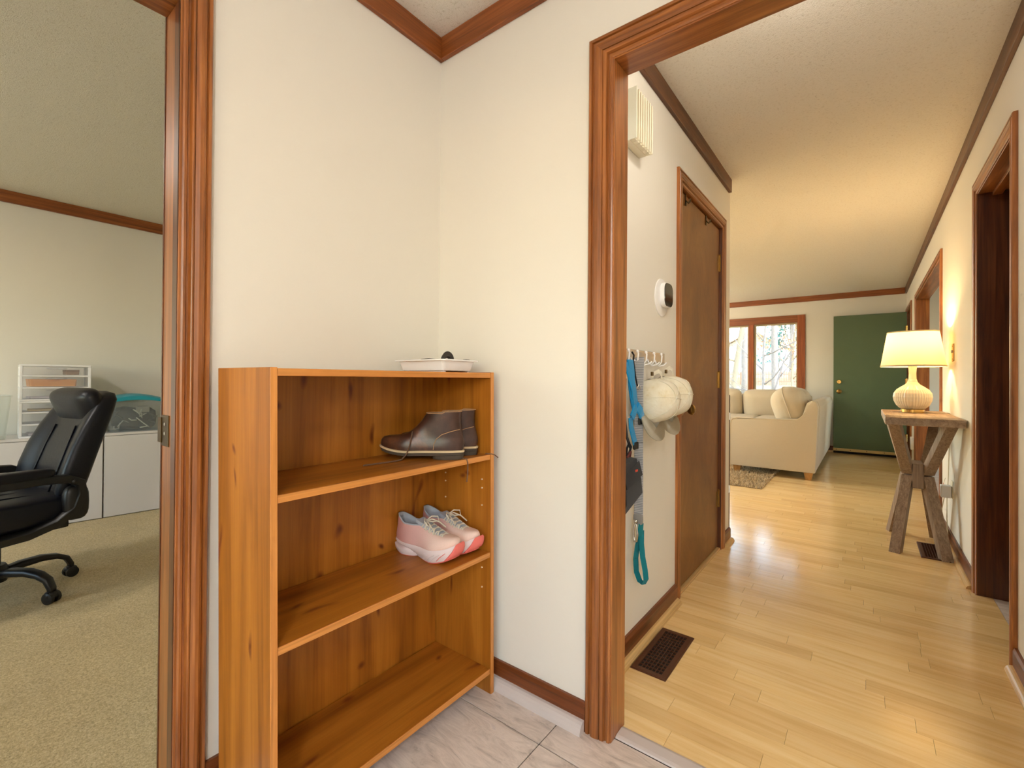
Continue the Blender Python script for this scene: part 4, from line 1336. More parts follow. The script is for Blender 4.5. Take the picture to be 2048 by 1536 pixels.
# ------------------------------------------------------------------ table lamp
lp = thing('table_lamp', 'cream ribbed gourd table lamp lit under a linen shade', 'lamp', (0.254, 4.28, tz + 0.001))
MB().lathe([(0.062, 0.0), (0.064, 0.002), (0.064, 0.021), (0.060, 0.024), (0.004, 0.024)], (0, 0, 0), 40).build('base', bright_brass, lp, True, angle=35)
cer = simple('cream ribbed ceramic', lin(238, 228, 204), 0.18)
prof = [(0.058, 0.024), (0.070, 0.030), (0.088, 0.050), (0.101, 0.080), (0.105, 0.108), (0.101, 0.135), (0.086, 0.160), (0.062, 0.180), (0.040, 0.196), (0.028, 0.212), (0.021, 0.235), (0.0195, 0.27), (0.022, 0.31), (0.025, 0.335)]
MB().lathe(prof, (0, 0, 0), 84, ribs=0.018).build('body', cer, lp)
MB().lathe([(0.012, 0.335), (0.012, 0.40), (0.004, 0.40)], (0, 0, 0), 16).build('socket', brass, lp, True, angle=40)
bulb = MB().lathe([(0.012, 0.385), (0.018, 0.40), (0.028, 0.425), (0.028, 0.445), (0.018, 0.462), (0.004, 0.468)], (0, 0, 0), 20).build('bulb', emit('warm bulb', (1.0, 0.72, 0.38, 1), 12.0), lp, True)
sm = shade_mat()
sd = MB().lathe([(0.177, 0.322), (0.140, 0.566)], (0, 0, 0), 48, cap=False).build('shade', sm, lp, True)
rim_m = fabric('shade trim', lin(226, 210, 176), 600)
MB().lathe([(0.178, 0.320), (0.1795, 0.324), (0.178, 0.330), (0.1765, 0.330), (0.1765, 0.320)], (0, 0, 0), 48, cap=False).build('shade_rim', rim_m, sd, True)
MB().lathe([(0.1405, 0.558), (0.142, 0.562), (0.141, 0.567), (0.1395, 0.567), (0.1395, 0.558)], (0, 0, 0), 48, cap=False).build('shade_rim', rim_m, sd, True)
for k in range(3):
    a = 2 * pi * k / 3
    MB().tube([(0.0, 0.0, 0.545), (0.139 * cos(a), 0.139 * sin(a), 0.560)], 0.002, 6).build('spider_arm', brass, sd)
ld = bpy.data.lights.new('lamp_bulb_light', 'POINT')
ld.energy = 20
ld.color = (1.0, 0.66, 0.31)
ld.shadow_soft_size = 0.028
lo = bpy.data.objects.new('lamp_bulb_light', ld)
C.objects.link(lo)
lo.parent = lp
lo.location = (0, 0, 0.50)
cord_m = simple('pale lamp cord', lin(214, 204, 178), 0.5)
MB().tube([(0.06, 0.0, 0.006), (0.10, -0.02, 0.004), (0.14, -0.02, 0.004), (0.184, 0.0, 0.004), (0.1915, 0.01, 0.0), (0.192, 0.012, -0.05), (0.191, 0.02, -0.20), (0.188, 0.03, -0.42), (0.178, 0.0, -0.58), (0.175, -0.03, -0.70), (0.170, -0.10, -0.79), (0.160, -0.20, -0.855)], 0.0028, 6).build('cord', cord_m, lp)

# ------------------------------------------------------------------ wall plates
sw_ = thing('light_switch', 'brass light switch plate above the console table', 'switch', (XR, 4.16, 1.28))
MB().box(-0.005, 0.0, -0.036, 0.036, -0.058, 0.058, 0.002).build('plate', brass, sw_)
MB().box(-0.013, -0.004, -0.005, 0.005, -0.004, 0.016, 0.002).build('toggle', ivory_plastic, sw_)
for z in (-0.042, 0.042):
    MB().lathe([(0.004, -0.0065), (0.004, -0.004), (0.001, -0.004)], (0, 0, z), 8, 'x').build('screw', dark_brass, sw_)
ou = thing('wall_outlet', 'ivory wall outlet plate behind the console table', 'outlet', (XR, 4.19, 0.375))
MB().box(-0.005, 0.0, -0.036, 0.036, -0.058, 0.058, 0.002).build('plate', ivory_plastic, ou)
pl = thing('plug_adapter', 'white plug adapter in the wall outlet by the console table', 'plug', (XR - 0.005, 4.19, 0.36))
MB().box(-0.055, -0.002, -0.028, 0.028, -0.040, 0.040, 0.004).build('adapter_body', white_plastic, pl)
MB().tube([(-0.035, -0.0, -0.038), (-0.045, 0.01, -0.12), (-0.05, 0.02, -0.24), (-0.045, 0.0, -0.30), (-0.03, -0.15, -0.335)], 0.0024, 6).build('cable', cord_m, pl)
pt = thing('paper_tag', 'small pink paper tag on the cord by the console table', 'tag', (XR - 0.022, 4.42, 0.352))
MB().box(-0.001, 0.001, -0.02, 0.02, -0.022, 0.022, 0.0005).build('tag_card', simple('pink card', lin(196, 140, 130), 0.8), pt)
MB().tube([(0.0, 0.0, 0.02), (0.004, 0.0, 0.035), (0.010, 0.005, 0.06)], 0.0016, 6).build('tag_string', cord_m, pt)
so = thing('corner_sensor', 'small white box on the wall beside the front entry casing', 'sensor', (XR, 7.40, 0.34))
MB().box(-0.030, 0.0, -0.05, 0.05, -0.075, 0.075, 0.004).build('sensor_body', white_plastic, so)
MB().box(-0.032, -0.029, -0.02, 0.02, 0.02, 0.05, 0.001).build('sensor_face', ivory_plastic, so)

# ------------------------------------------------------------------ rug
rg = thing('shag_rug', 'tan shag rug in front of the sofa', 'rug', (-1.90, 6.15, 0))
rug_base = simple('rug backing', lin(150, 128, 98), 1.0)
MB().box(-1.05, 1.07, -0.99, 0.95, 0.001, 0.008, 0.002).build('backing', rug_base, rg)
tuft_m = Mat('tan shag tufts', lin(188, 164, 128), 0.95, spec=0.1)
_n1 = tuft_m.noise(tuft_m.coords((1, 1, 1)), 30, 4, 0.7)
tuft_m.col(tuft_m.ramp(_n1, [(0.3, lin(146, 120, 84)), (0.5, lin(196, 172, 134)), (0.7, lin(222, 204, 172))]))
tuft_m = tuft_m.m
r_ = random.Random(11)
mb = MB()
for i in range(11000):
    x, yv = r_.uniform(-1.03, 1.075), r_.uniform(-1.0, 0.94)
    if x < 0.1 and yv > -0.3:
        continue
    a = r_.uniform(0, 2 * pi)
    h = r_.uniform(0.022, 0.042)
    l = r_.uniform(0.008, 0.022)
    w = 0.0065
    b1 = mb.bm.verts.new((x + w * cos(a + 1.57), yv + w * sin(a + 1.57), 0.006))
    b2 = mb.bm.verts.new((x - w * cos(a + 1.57), yv - w * sin(a + 1.57), 0.006))
    b3 = mb.bm.verts.new((x - w * cos(a), yv - w * sin(a), 0.006))
    tp = mb.bm.verts.new((x + l * cos(a), yv + l * sin(a), h))
    mb.bm.faces.new((b1, b2, tp))
    mb.bm.faces.new((b2, b3, tp))
    mb.bm.faces.new((b3, b1, tp))
mb.build('pile', tuft_m, rg).__setitem__('kind', 'stuff')

# ------------------------------------------------------------------ sectional sofa
sf_m = fabric('oatmeal upholstery', lin(206, 192, 168), 330, 0.35, 0.25)
sf = thing('sectional_sofa', 'oatmeal fabric sectional sofa under the picture window', 'sofa', (-1.6, 7.2, 0))
SX, SY = -1.6, 7.2


def sbox(x0, x1, y0, y1, z0, z1, bev=0.03, seg=3, name='frame', mat=None, par=None):
    return MB().box(x0 - SX, x1 - SX, y0 - SY, y1 - SY, z0, z1, bev, seg).build(name, mat or sf_m, par or sf, True, angle=50)


sbox(-1.28, -0.44, 6.06, 8.42, 0.09, 0.40, 0.02, name='base_frame')
sbox(-3.30, -1.28, 7.45, 8.42, 0.09, 0.40, 0.02, name='base_frame')
# near arm: panel with a straight top, rising to the back at its right end
poly = [(-1.30, 0.085), (-0.44, 0.085), (-0.415, 0.80), (-0.43, 0.855), (-0.47, 0.875), (-0.50, 0.82), (-0.535, 0.74), (-0.57, 0.68), (-0.61, 0.648), (-1.22, 0.645), (-1.265, 0.635), (-1.285, 0.60), (-1.29, 0.55)]
arm = bmesh.new()
mbx = MB()
mbx.prism([(u - SX, v) for u, v in poly], 'y', 5.93 - SY, 6.07 - SY)
bmesh.ops.bevel(mbx.bm, geom=list(mbx.bm.edges), offset=0.012, segments=2, affect='EDGES', profile=0.6)
arm.free()
ar = mbx.build('arm', sf_m, sf, True, angle=40)
pip = [(-1.288, 0.09), (-1.292, 0.55), (-1.287, 0.60), (-1.266, 0.637), (-1.22, 0.648), (-0.61, 0.651), (-0.57, 0.683), (-0.535, 0.743)]
MB().tube([(u - SX, 5.934 - SY, v) for u, v in pip], 0.006, 6).build('piping', sf_m, ar, True)
# backs
mbx = MB()
mbx.prism([(-0.44 - SX, 0.09), (-0.405 - SX, 0.80), (-0.425 - SX, 0.86), (-0.47 - SX, 0.875), (-0.53 - SX, 0.84), (-0.66 - SX, 0.40), (-0.66 - SX, 0.09)], 'y', 6.071 - SY, 8.40 - SY)
bmesh.ops.bevel(mbx.bm, geom=list(mbx.bm.edges), offset=0.012, segments=2, affect='EDGES', profile=0.6)
mbx.build('back_frame', sf_m, sf, True, angle=40)
sbox(-3.30, -0.66, 8.20, 8.42, 0.40, 0.87, 0.04, 3, 'back_frame')
sbox(-3.42, -3.30, 7.45, 8.42, 0.09, 0.64, 0.03, 3, 'arm')
for ya, yb in ((6.08, 6.76), (6.77, 7.45)):
    MB().soft(((-1.30 - 0.66) / 2 - SX, (ya + yb) / 2 - SY, 0.475), (0.335, (yb - ya) / 2, 0.085), 0.22).build('seat_cushion', sf_m, sf, True)
for xa, xb in ((-1.30, -0.66), (-2.30, -1.31), (-3.29, -2.31)):
    MB().soft(((xa + xb) / 2 - SX, (7.44 + 8.10) / 2 - SY, 0.475), ((xb - xa) / 2, 0.34, 0.085), 0.22).build('seat_cushion', sf_m, sf, True)
for xa, xb, zt in ((-1.56, -0.72, 0.955), (-2.42, -1.57, 0.965), (-3.28, -2.43, 0.96)):
    c = MB().soft(((xa + xb) / 2 - SX, 8.06 - SY, (0.50 + zt) / 2), ((xb - xa) / 2, (zt - 0.50) / 2, 0.15), 0.34, 32, 16, Matrix.Rotation(radians(90 + 12), 3, 'X'), 0.35).build('back_cushion', sf_m, sf, True)
# big loose back cushion at the near end, its welt showing
rotc = Matrix.Rotation(radians(0), 3, 'Z') @ Matrix.Rotation(radians(72), 3, 'Y')
cpos = Vector((-0.72 - SX, 6.42 - SY, 0.775))
pc_ = MB().soft(cpos, (0.245, 0.33, 0.185), 0.62, 36, 18, rotc, 0.10).build('back_cushion', sf_m, sf, True)
wp = []
for k in range(40):
    a = 2 * pi * k / 40
    f_ = lambda v, p: math.copysign(abs(v) ** p, v)
    wp.append(cpos + rotc @ Vector((0.247 * f_(cos(a), 0.62), 0.332 * f_(sin(a), 0.62), 0.0)))
MB().tube(wp, 0.006, 6, closed=True).build('welt', sf_m, pc_, True)
MB().soft(((-0.72 - SX), 7.10 - SY, 0.765), (0.235, 0.33, 0.17), 0.55, 32, 16, rotc, 0.12).build('back_cushion', sf_m, sf, True)
for x, yv in ((-0.505, 6.0), (-1.22, 6.0), (-0.51, 8.35), (-3.3, 8.35), (-3.3, 7.52)):
    a = 0.045
    MB().quadbox([(x - SX - 0.028, yv - SY - 0.028, 0.0), (x - SX + 0.028, yv - SY - 0.028, 0.0), (x - SX + 0.028, yv - SY + 0.028, 0.0), (x - SX - 0.028, yv - SY + 0.028, 0.0),
                  (x - SX - a, yv - SY - a, 0.092), (x - SX + a, yv - SY - a, 0.092), (x - SX + a, yv - SY + a, 0.092), (x - SX - a, yv - SY + a, 0.092)]).build('leg', oak_foot, sf)

# ------------------------------------------------------------------ office: cabinets
CR = radians(-5)
FZ = 0.004


def cabinet(label, loc, w, d, h, ndoors=1):
    t = thing('low_cabinet', label, 'cabinet', loc, CR, 'white office cabinets')
    # local +x is the front, y runs along the wall, origin at front middle
    MB().box(-d, -0.018, -w / 2 + 0.001, w / 2 - 0.001, 0.0, h - 0.02, 0.001).build('carcass', white_lam, t)
    MB().box(-d, 0.0, -w / 2 + 0.001, w / 2 - 0.001, h - 0.018, h, 0.001).build('top_panel', white_lam, t)
    dw = w / ndoors
    for i in range(ndoors):
        a = -w / 2 + i * dw
        MB().box(-0.017, 0.001, a + 0.004, a + dw - 0.004, 0.006, h - 0.022, 0.0015).build('door', white_lam, t)
    return t


def at_front(s, back=0.0):
    """point s metres along the cabinet front from the seam, back metres behind it"""
    return (-4.584 - sin(CR) * s - cos(CR) * back, 0.865 + cos(CR) * s - sin(CR) * back)


ax_, ay_ = at_front(-0.375)
cabinet('white low cabinet under the plastic drawer towers', (ax_, ay_, FZ), 0.75, 0.335, 0.642)
ax_, ay_ = at_front(0.377)
cabinet('white low cabinet under the teal lidded bin', (ax_, ay_, FZ), 0.75, 0.335, 0.642)
CT = FZ + 0.642

drawer_m = milky('clear drawer plastic', (0.95, 0.95, 0.96, 1), 0.12, (0.85, 0.85, 0.88, 1))


def drawer_unit(label, z):
    t = thing('drawer_tower', label, 'storage drawers', (-4.63, 0.612, z), radians(-4), 'stacked plastic drawer towers')
    h, w, d = 0.258, 0.37, 0.27
    MB().box(-d, 0, -w / 2, w / 2, h - 0.014, h, 0.003).build('top_panel', white_plastic, t)
    MB().box(-d, 0, -w / 2, w / 2, 0, 0.012, 0.003).build('bottom_panel', white_plastic, t)
    for yy in (-w / 2, w / 2 - 0.016):
        for xx in (-0.03, -d):
            MB().box(xx, xx + 0.03, yy, yy + 0.016, 0.012, h - 0.014, 0.002).build('post', white_plastic, t)
    for zz in (0.087, 0.171):
        MB().box(-d, 0.0, -w / 2, w / 2, zz, zz + 0.010, 0.002).build('divider', white_plastic, t)
    for i in range(3):
        z0 = (0.014, 0.099, 0.183)[i]
        z1 = (0.085, 0.169, 0.242)[i]
        dr = MB().box(-0.004, 0.0, -w / 2 + 0.018, w / 2 - 0.018, z0, z1, 0.001).box(-d + 0.01, -0.006, -w / 2 + 0.018, w / 2 - 0.018, z0, z0 + 0.002).box(-d + 0.01, -0.006, -w / 2 + 0.018, -w / 2 + 0.020, z0, z1).box(-d + 0.01, -0.006, w / 2 - 0.020, w / 2 - 0.018, z0, z1).build('drawer', drawer_m, t)
        MB().soft((0.004, 0.0, z1 - 0.012), (0.008, 0.055, 0.006), 0.5, 14, 8).build('pull', drawer_m, dr, True)
    return t


drawer_unit('three-drawer white plastic tower directly on the cabinet', CT)
drawer_unit('three-drawer white plastic tower stacked on top of another', CT + 0.259)
ot = thing('orange_tray', 'orange tray inside a middle clear drawer', 'tray', (-4.74, 0.60, CT + 0.259 + 0.102))
MB().loft([[(p[0], p[1], p[2]) for p in rect_ring(0.085, 0.120, 0.0)], rect_ring(0.088, 0.125, 0.050), rect_ring(0.092, 0.130, 0.052), rect_ring(0.082, 0.118, 0.052), rect_ring(0.080, 0.116, 0.006)]).build('tray_body', simple('orange plastic', lin(232, 156, 66), 0.4), ot)
MB().box(0.080, 0.095, -0.03, 0.03, 0.040, 0.050, 0.002).build('grip', simple('orange grip', lin(222, 140, 54), 0.4), ot)
pp = thing('pencil_box', 'brown box lying inside the topmost clear drawer', 'box', (-4.72, 0.70, CT + 0.259 + 0.1865))
MB().box(-0.07, 0.07, -0.035, 0.035, 0.0, 0.032, 0.003).build('box_body', simple('brown card', lin(146, 104, 70), 0.7), pp)
MB().box(-0.072, 0.072, -0.037, 0.037, 0.024, 0.036, 0.003).build('box_lid', simple('brown lid', lin(132, 92, 62), 0.7), pp)
for zz, c, nm, lab in ((0.016, (214, 206, 210), 'paper_stack', 'white papers in the bottom clear drawer'), (0.185, (196, 172, 120), 'paper_stack', 'tan papers in the top drawer of the lower tower'), (0.259 + 0.016, (224, 216, 220), 'paper_stack', 'white papers in the lowest drawer of the upper tower')):
    t = thing(nm, lab, 'papers', (-4.74, 0.61, CT + zz + 0.001), radians(random.uniform(-6, 6)))
    for k in range(3):
        MB().box(-0.09 + 0.004 * k, 0.09 - 0.003 * k, -0.13, 0.13 - 0.006 * k, 0.004 * k, 0.004 * k + 0.0036).build('sheet', simple('paper', lin(c[0] - 8 * k, c[1] - 8 * k, c[2] - 8 * k), 0.8), t)

# teal lidded bin
bx, by = at_front(0.20, 0.17)
bn = thing('storage_bin', 'clear plastic storage bin with a teal lid on the cabinet', 'bin', (bx, by, CT), CR)
bin_m = milky('clear bin plastic', (0.92, 0.94, 0.94, 1), 0.10, (0.75, 0.78, 0.78, 1))
MB().loft([rect_ring(0.125, 0.160, 0.002), rect_ring(0.140, 0.178, 0.225), rect_ring(0.148, 0.186, 0.226), rect_ring(0.148, 0.186, 0.236), rect_ring(0.136, 0.174, 0.236), rect_ring(0.121, 0.156, 0.006)]).build('bin_body', bin_m, bn, True, angle=40)
teal = simple('teal lid plastic', lin(18, 142, 160), 0.32)
rings = []
for i in range(9):
    u = i / 8
    yy = -0.192 + 0.384 * u
    zz = 0.238 + 0.045 * (1 - (2 * u - 1) ** 2)
    rings.append([(-0.155, yy, 0.226 + (zz - 0.238) * 0.0), (-0.155, yy, zz), (-0.12, yy, zz + 0.014), (0.12, yy, zz + 0.014), (0.155, yy, zz), (0.155, yy, 0.2265 + (zz - 0.238) * 0.55)])
MB().loft(rings).shear(lambda c: (c.x, c.y, max(c.z, 0.2365))).build('lid', teal, bn, True, angle=35)
for sy in (-1, 1):
    MB().box(-0.05, 0.05, sy * 0.186 - 0.004, sy * 0.186 + 0.008, 0.20, 0.228, 0.003).build('latch', teal, bn)
ct = thing('cable_pile', 'tangled dark cables inside the teal lidded bin', 'cables', (bx, by, CT + 0.007), CR)
dk = simple('dark cables', lin(44, 46, 44), 0.6)
rq = random.Random(5)
MB().soft((0, 0, 0.09), (0.105, 0.14, 0.085), 0.5, 20, 10).shear(lambda c: (c.x + 0.01 * sin(c.y * 60), c.y, c.z + 0.012 * sin(c.x * 50 + c.y * 30))).build('cable_heap', dk, ct, True)
for k, cc in enumerate(((190, 186, 170), (60, 60, 60), (210, 204, 186), (90, 84, 72), (170, 168, 160))):
    p0 = (0.108, rq.uniform(-0.11, 0.1), rq.uniform(0.05, 0.13))
    pts = [p0]
    for q in range(7):
        p0 = (0.110 + rq.uniform(-0.003, 0.006), max(-0.135, min(0.135, p0[1] + rq.uniform(-0.05, 0.05))), max(0.02, min(0.17, p0[2] + rq.uniform(-0.05, 0.05))))
        pts.append(p0)
    MB().tube(pts, 0.005, 6).build('cable', simple('cable %d' % k, lin(*cc), 0.5), ct, True)
MB().box(0.085, 0.112, 0.0, 0.085, 0.14, 0.19, 0.004).build('charger', simple('grey charger', lin(150, 148, 138), 0.6), ct)

gx, gy = at_front(0.43, 0.10)
gb = thing('spray_bottle', 'green bottle on the cabinet beside the door jamb', 'bottle', (gx, gy, CT))
MB().lathe([(0.028, 0.0), (0.031, 0.004), (0.031, 0.06), (0.030, 0.062)], (0, 0, 0), 20).build('label_band', white_plastic, gb, True, angle=40)
MB().lathe([(0.030, 0.0622), (0.031, 0.07), (0.031, 0.17), (0.022, 0.20), (0.012, 0.212), (0.012, 0.225)], (0, 0, 0), 20).build('bottle_body', simple('green plastic', lin(66, 148, 44), 0.35), gb, True, angle=50)
MB().lathe([(0.014, 0.2255), (0.014, 0.25), (0.004, 0.25)], (0, 0, 0), 16).build('cap', white_plastic, gb, True, angle=40)
cbx = thing('clear_box', 'empty clear acrylic box beside the drawer towers', 'box', (-4.72, 0.29, CT))
acr = milky('clear acrylic', (0.95, 0.96, 0.95, 1), 0.16, (0.8, 0.82, 0.8, 1))
MB().loft([rect_ring(0.10, 0.075, 0.0), rect_ring(0.125, 0.10, 0.30), rect_ring(0.121, 0.096, 0.30), rect_ring(0.096, 0.071, 0.004)]).build('box_body', acr, cbx, True, angle=40)
MB().loft([rect_ring(0.128, 0.103, 0.292), rect_ring(0.131, 0.106, 0.300), rect_ring(0.125, 0.10, 0.304)], False, False).build('box_rim', acr, cbx, True)

# ------------------------------------------------------------------ office chair
oc = thing('office_chair', 'black leather executive office chair on a five-star base', 'chair', (-3.31, 0.225, FZ), radians(-76))
MB().lathe([(0.030, 0.13), (0.034, 0.10), (0.05, 0.09), (0.055, 0.15), (0.045, 0.17), (0.030, 0.172)], (0, 0, 0), 24).build('hub', black_plastic, oc, True, angle=40)
MB().lathe([(0.028, 0.165), (0.028, 0.25), (0.020, 0.25), (0.020, 0.33)], (0, 0, 0), 20).build('gas_lift', black_plastic, oc, True, angle=40)
hubang = radians(35 + 76)
for k in range(5):
    a = hubang + 2 * pi * k / 5
    ca, sa = cos(a), sin(a)
    L = [(0.03, 0.125), (0.10, 0.140), (0.18, 0.142), (0.24, 0.130), (0.280, 0.108), (0.300, 0.070), (0.301, 0.050)]
    lg = MB().tube([(r * ca, r * sa, z) for r, z in L], [1.0, 0.95, 0.85, 0.75, 0.68, 0.6, 0.55], 10, flat=(0.028, 0.018), up=(0, 0, 1)).build('base_leg', black_plastic, oc, True)
    cx, cy = 0.300 * ca, 0.300 * sa
    d = Vector((-sa, ca, 0))
    w = MB()
    for s in (-1, 1):
        c0 = Vector((cx, cy, 0.027)) + d * 0.016 * s
        w.tube([c0 - d * 0.009, c0 - d * 0.007, c0 + d * 0.007, c0 + d * 0.009], [0.018, 0.027, 0.027, 0.018], 18)
    w.build('caster', black_plastic, lg, True, angle=40)
    MB().soft((cx, cy, 0.040), (0.026, 0.024, 0.018), 0.7, 14, 8).build('caster_hood', black_plastic, lg, True)
# seat
MB().box(-0.20, 0.22, -0.21, 0.21, 0.325, 0.365, 0.012, 2).build('seat_pan', black_plastic, oc)
st = MB().soft((0.02, 0, 0.425), (0.27, 0.255, 0.075), 0.34, 36, 16).build('seat', black_leather, oc, True)
for yy in (-0.13, 0.0, 0.13):
    MB().tube([(-0.20, yy, 0.490), (0.0, yy, 0.5015), (0.2, yy, 0.498), (0.27, yy, 0.47)], 0.004, 6).build('seam', black_leather, st, True)


def back_ring(z, w, th, x0, bol, n=40):
    ring = []
    for k in range(n):
        a = 2 * pi * k / n
        c, s = cos(a), sin(a)
        yv = w * math.copysign(abs(s) ** 0.6, s)
        xx = math.copysign(abs(c) ** 0.6, c)
        if xx > 0:
            fx = th * xx * 0.62 + bol * max(0, (abs(yv) / w - 0.45) / 0.55) ** 1.3 * xx ** 0.7
        else:
            fx = th * xx
        ring.append((x0 + fx, yv, z))
    return ring


prof = [(0.42, 0.15, 0.02, -0.205, 0.01), (0.44, 0.21, 0.050, -0.205, 0.05), (0.52, 0.245, 0.062, -0.215, 0.075), (0.62, 0.252, 0.066, -0.240, 0.080), (0.72, 0.248, 0.066, -0.272, 0.078),
        (0.82, 0.238, 0.064, -0.310, 0.066), (0.90, 0.222, 0.060, -0.345, 0.05), (0.955, 0.200, 0.055, -0.370, 0.03), (0.985, 0.165, 0.042, -0.384, 0.01), (0.998, 0.10, 0.018, -0.390, 0.0)]
bkr = MB().loft([back_ring(*p) for p in prof]).build('backrest', black_leather, oc, True)
for s in (-1, 1):
    MB().tube([(-0.155, s * 0.115, 0.50), (-0.195, s * 0.112, 0.62), (-0.228, s * 0.108, 0.72), (-0.265, s * 0.10, 0.82)], 0.004, 6).build('seam', black_leather, bkr, True)
MB().soft((-0.325, 0, 0.912), (0.108, 0.198, 0.060), 0.40, 30, 14, Matrix.Rotation(radians(-69), 3, 'Y'), 0.10).build('headrest', black_leather, oc, True)
for s in (-1, 1):
    fr = MB().tube([(0.24, s * 0.285, 0.575), (0.10, s * 0.29, 0.588), (-0.06, s * 0.29, 0.590), (-0.155, s * 0.285, 0.582), (-0.205, s * 0.275, 0.555), (-0.215, s * 0.27, 0.50), (-0.195, s * 0.265, 0.43), (-0.13, s * 0.26, 0.375), (-0.03, s * 0.25, 0.342), (0.10, s * 0.235, 0.33), (0.18, s * 0.22, 0.33)], 1, 12, flat=(0.030, 0.020), up=(0, 0.0, 0.0) if False else None).build('arm_frame', black_plastic, oc, True, angle=50)
    MB().soft((0.08, s * 0.29, 0.622), (0.19, 0.036, 0.024), 0.5, 24, 10).build('arm_pad', black_leather, fr, True)
    MB().lathe([(0.011, -0.03 * s), (0.011, 0.030 * s), (0.006, 0.034 * s), (0.001, 0.034 * s)], (-0.175, s * 0.285, 0.565), 12, 'y').build('bolt', black_plastic, fr, True, angle=40)
    MB().soft((-0.20, s * 0.262, 0.455), (0.05, 0.03, 0.085), 0.6, 20, 10).build('side_bracket', black_plastic, fr, True)

# ------------------------------------------------------------------ outdoors seen through the window
gmat = Mat('dry lawn', lin(150, 134, 96), 1.0, spec=0.1)
_v = gmat.coords((1, 1, 1))
gmat.col(gmat.ramp(gmat.noise(_v, 2.5, 6, 0.7), [(0.35, lin(120, 116, 66)), (0.5, lin(170, 146, 104)), (0.68, lin(196, 178, 140))]))
gz = lambda y: -0.35 if y < 11 else -0.35 + (y - 11) * 0.038
mb = MB()
ys = [-40, -4, 0, 4, 8.9, 11, 15, 20, 26, 33, 41, 55, 80, 120]
rows_ = [[mb.bm.verts.new((x, yv, gz(yv) + (0.06 * sin(x * 0.7 + yv) if yv > 9 else 0))) for x in range(-80, 81, 4)] for yv in ys]
for i in range(len(ys) - 1):
    for j in range(len(rows_[0]) - 1):
        mb.bm.faces.new((rows_[i][j], rows_[i][j + 1], rows_[i + 1][j + 1], rows_[i + 1][j]))
struct('ground', mb, gmat.m, True)
bark = simple('grey bark', lin(150, 138, 130), 0.95, nscale=12, namp=0.6, bump=0.8, stretch=(4, 4, 1))
bark2 = simple('tan bark', lin(160, 142, 116), 0.95, nscale=12, namp=0.5, bump=0.6, stretch=(4, 4, 1))
leaf_g = simple('green leaves', lin(104, 148, 60), 0.8)
leaf_t = simple('blue green needles', lin(70, 116, 110), 0.8)
leaf_o = simple('rust leaves', lin(188, 120, 84), 0.8)


def branches(mb, p, d, r, ln, depth, rng):
    n = 5
    pts = [Vector(p)]
    d = Vector(d).normalized()
    for i in range(n):
        d = (d + Vector((rng.uniform(-0.22, 0.22), rng.uniform(-0.22, 0.22), rng.uniform(-0.08, 0.14)))).normalized()
        pts.append(pts[-1] + d * ln / n)
    mb.tube(pts, [r * (1 - 0.12 * i) for i in range(n + 1)], 6)
    ends = [pts[-1]]
    if depth > 0:
        for i in (2, 3, 4, 5):
            if rng.random() < 0.8:
                nd = (d + Vector((rng.uniform(-1, 1), rng.uniform(-1, 1), rng.uniform(-0.3, 0.6)))).normalized()
                ends += branches(mb, pts[i], nd, r * 0.45, ln * 0.6, depth - 1, rng)
    return ends


def leaves(mb, centres, n, spread, size, rng):
    for c in centres:
        for _ in range(n):
            p = Vector(c) + Vector((rng.gauss(0, spread), rng.gauss(0, spread), rng.gauss(0, spread)))
            a = Vector((rng.uniform(-1, 1), rng.uniform(-1, 1), rng.uniform(-1, 1))).normalized()
            b = a.orthogonal().normalized()
            v = [mb.bm.verts.new(p + q) for q in (a * size, b * size * 0.5, -a * size, -b * size * 0.5)]
            mb.bm.faces.new(v)


def tree(label, xr, yv, r, h, lean, mat, br=None, lf=None, seed=1):
    x = xr * yv
    t = thing('yard_tree', label, 'tree', (x, yv, gz(yv) - 0.1), group='trees in the yard')
    rng = random.Random(seed)
    pts = [(lean[0] * u + 0.06 * sin(5 * u + seed), lean[1] * u, h * u) for u in [i / 10 for i in range(11)]]
    MB().tube(pts, [r * (1.35 if i == 0 else 1 - 0.045 * i) for i in range(11)], 12).build('trunk', mat, t, True)
    if br:
        mb = MB()
        ends = []
        for (u, dx, dz, ln, rad) in br:
            p = pts[int(u * 10)]
            ends += branches(mb, p, (dx, rng.uniform(-0.4, 0.4), dz), rad, ln, 2, rng)
        mb.build('branches', mat, t, True)
        if lf:
            mb = MB()
            leaves(mb, ends, lf[1], lf[2], lf[3], rng)
            o = mb.build('foliage', lf[0], t)
            o['kind'] = 'stuff'
    return t


tree('straight grey pine trunk behind the middle of the right window pane', -0.1408, 21.0, 0.135, 11, (0.1, 0), bark, [(0.8, 1, 0.3, 2.5, 0.05), (0.9, -1, 0.3, 2.5, 0.05)], None, 2)
tree('straight grey pine trunk beside the window mullion', -0.1895, 24.0, 0.17, 12, (0.0, 0.2), bark, [(0.8, 1, 0.3, 2.5, 0.05)], None, 3)
tree('crooked leaning tree with green leaves in the left pane', -0.2145, 17.0, 0.10, 6.5, (0.65, 0), bark2, [(0.3, -1, 0.5, 1.6, 0.04), (0.5, 1, 0.8, 1.6, 0.05), (0.6, -0.8, 0.9, 1.8, 0.05), (0.8, 0.6, 1, 1.6, 0.05)], (leaf_g, 5, 0.16, 0.07), 4)
tree('bare thin branching tree left in the right window pane', -0.163, 15.0, 0.045, 4.2, (0.25, 0), bark, [(0.3, 0.9, 0.8, 1.6, 0.024), (0.4, -0.8, 0.8, 1.5, 0.024), (0.5, 0.8, 0.4, 1.7, 0.022), (0.6, -0.6, 1.0, 1.4, 0.02), (0.7, 0.6, 1, 1.2, 0.02)], None, 8)
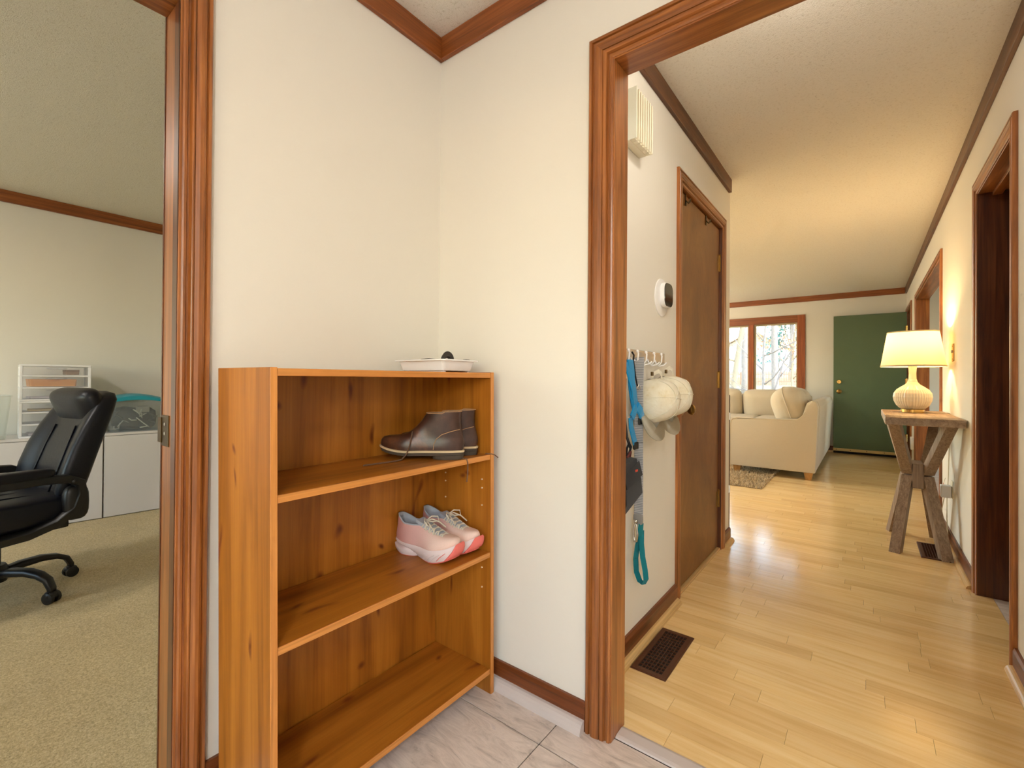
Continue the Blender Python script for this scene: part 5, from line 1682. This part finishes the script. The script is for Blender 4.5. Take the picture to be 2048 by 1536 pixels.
tree('thin tree with rust leaves at the right window edge', -0.111, 27.0, 0.06, 5.0, (0.2, 0), bark2, [(0.2, 0.8, 0.6, 1.6, 0.03), (0.3, -0.8, 0.6, 1.6, 0.03), (0.4, 0.8, 0.8, 1.6, 0.03), (0.5, -0.5, 1, 1.6, 0.03), (0.7, 0.4, 1, 1.4, 0.03)], (leaf_o, 5, 0.2, 0.09), 9)
tree('blue green cedar far off at the right window edge', -0.112, 50.0, 0.22, 7.6, (0.0, 0), bark, [(u, s, 0.2, 2.0 * (1.1 - u), 0.05) for u in (0.2, 0.3, 0.4, 0.5, 0.6, 0.7, 0.8, 0.9) for s in (-1, 1)], (leaf_t, 5, 0.3, 0.18), 12)
tree('low arching shrub branch crossing the right window pane', -0.148, 12.5, 0.03, 2.2, (0.3, 0), bark, [(0.5, 1.0, 0.25, 1.6, 0.022), (0.5, -1.0, 0.15, 1.5, 0.02), (0.7, 0.6, 0.8, 1.0, 0.018)], None, 15)

fn = thing('picket_fence', 'weathered wooden picket fence at the end of the yard', 'fence', (-5.4, 40.0, gz(40)))
pick = simple('weathered pickets', lin(168, 132, 108), 0.9, nscale=6, namp=0.4)
pm = MB()
pm.prism([(-0.040, 0.02), (0.040, 0.02), (0.040, 1.0), (0.0, 1.08), (-0.040, 1.0)], 'y', -0.012, 0.010)
pk0 = pm.build('picket', pick, fn)
pk0.location = (-5.0, 0, 0)
for i in range(1, 92):
    o = pk0.copy()
    C.objects.link(o)
    o.parent = fn
    o.location = (-5.0 + i * 0.110, 0, random.uniform(-0.03, 0.03))
for z in (0.25, 0.8):
    MB().box(-5.1, 5.1, 0.012, 0.05, z, z + 0.08).build('rail', pick, fn)
for i in range(5):
    MB().box(-5.05 + i * 2.5, -4.95 + i * 2.5, 0.05, 0.15, 0, 1.05).build('post', pick, fn)

hs = thing('neighbour_house', 'pale neighbouring house beyond the picket fence', 'house', (-9.6, 58.0, gz(58)))
siding = simple('white siding', lin(236, 236, 232), 0.7)
MB().box(-3.6, 2.2, 0, 7, -0.5, 3.6).build('wall', siding, hs)
MB().prism([(-4.1, 3.45), (-0.7, 5.3), (2.7, 3.45), (2.7, 3.6), (-0.7, 5.48), (-4.1, 3.6)], 'y', -0.5, 7.5).prism([(-3.6, 3.6), (2.2, 3.6), (-0.7, 5.3)], 'y', 0.0, 7.0).build('roof', simple('tan shingles', lin(190, 170, 150), 0.9, nscale=8, namp=0.3), hs)
for x in (-2.6, -0.6, 1.1):
    f_ = MB().box(x - 0.06, x + 1.0, -0.06, 0.0, 1.2, 2.7).build('window', white_paint, hs)
    MB().box(x, x + 0.94, -0.075, -0.055, 1.26, 2.64).build('pane', simple('grey panes', lin(160, 176, 186), 0.15), f_)
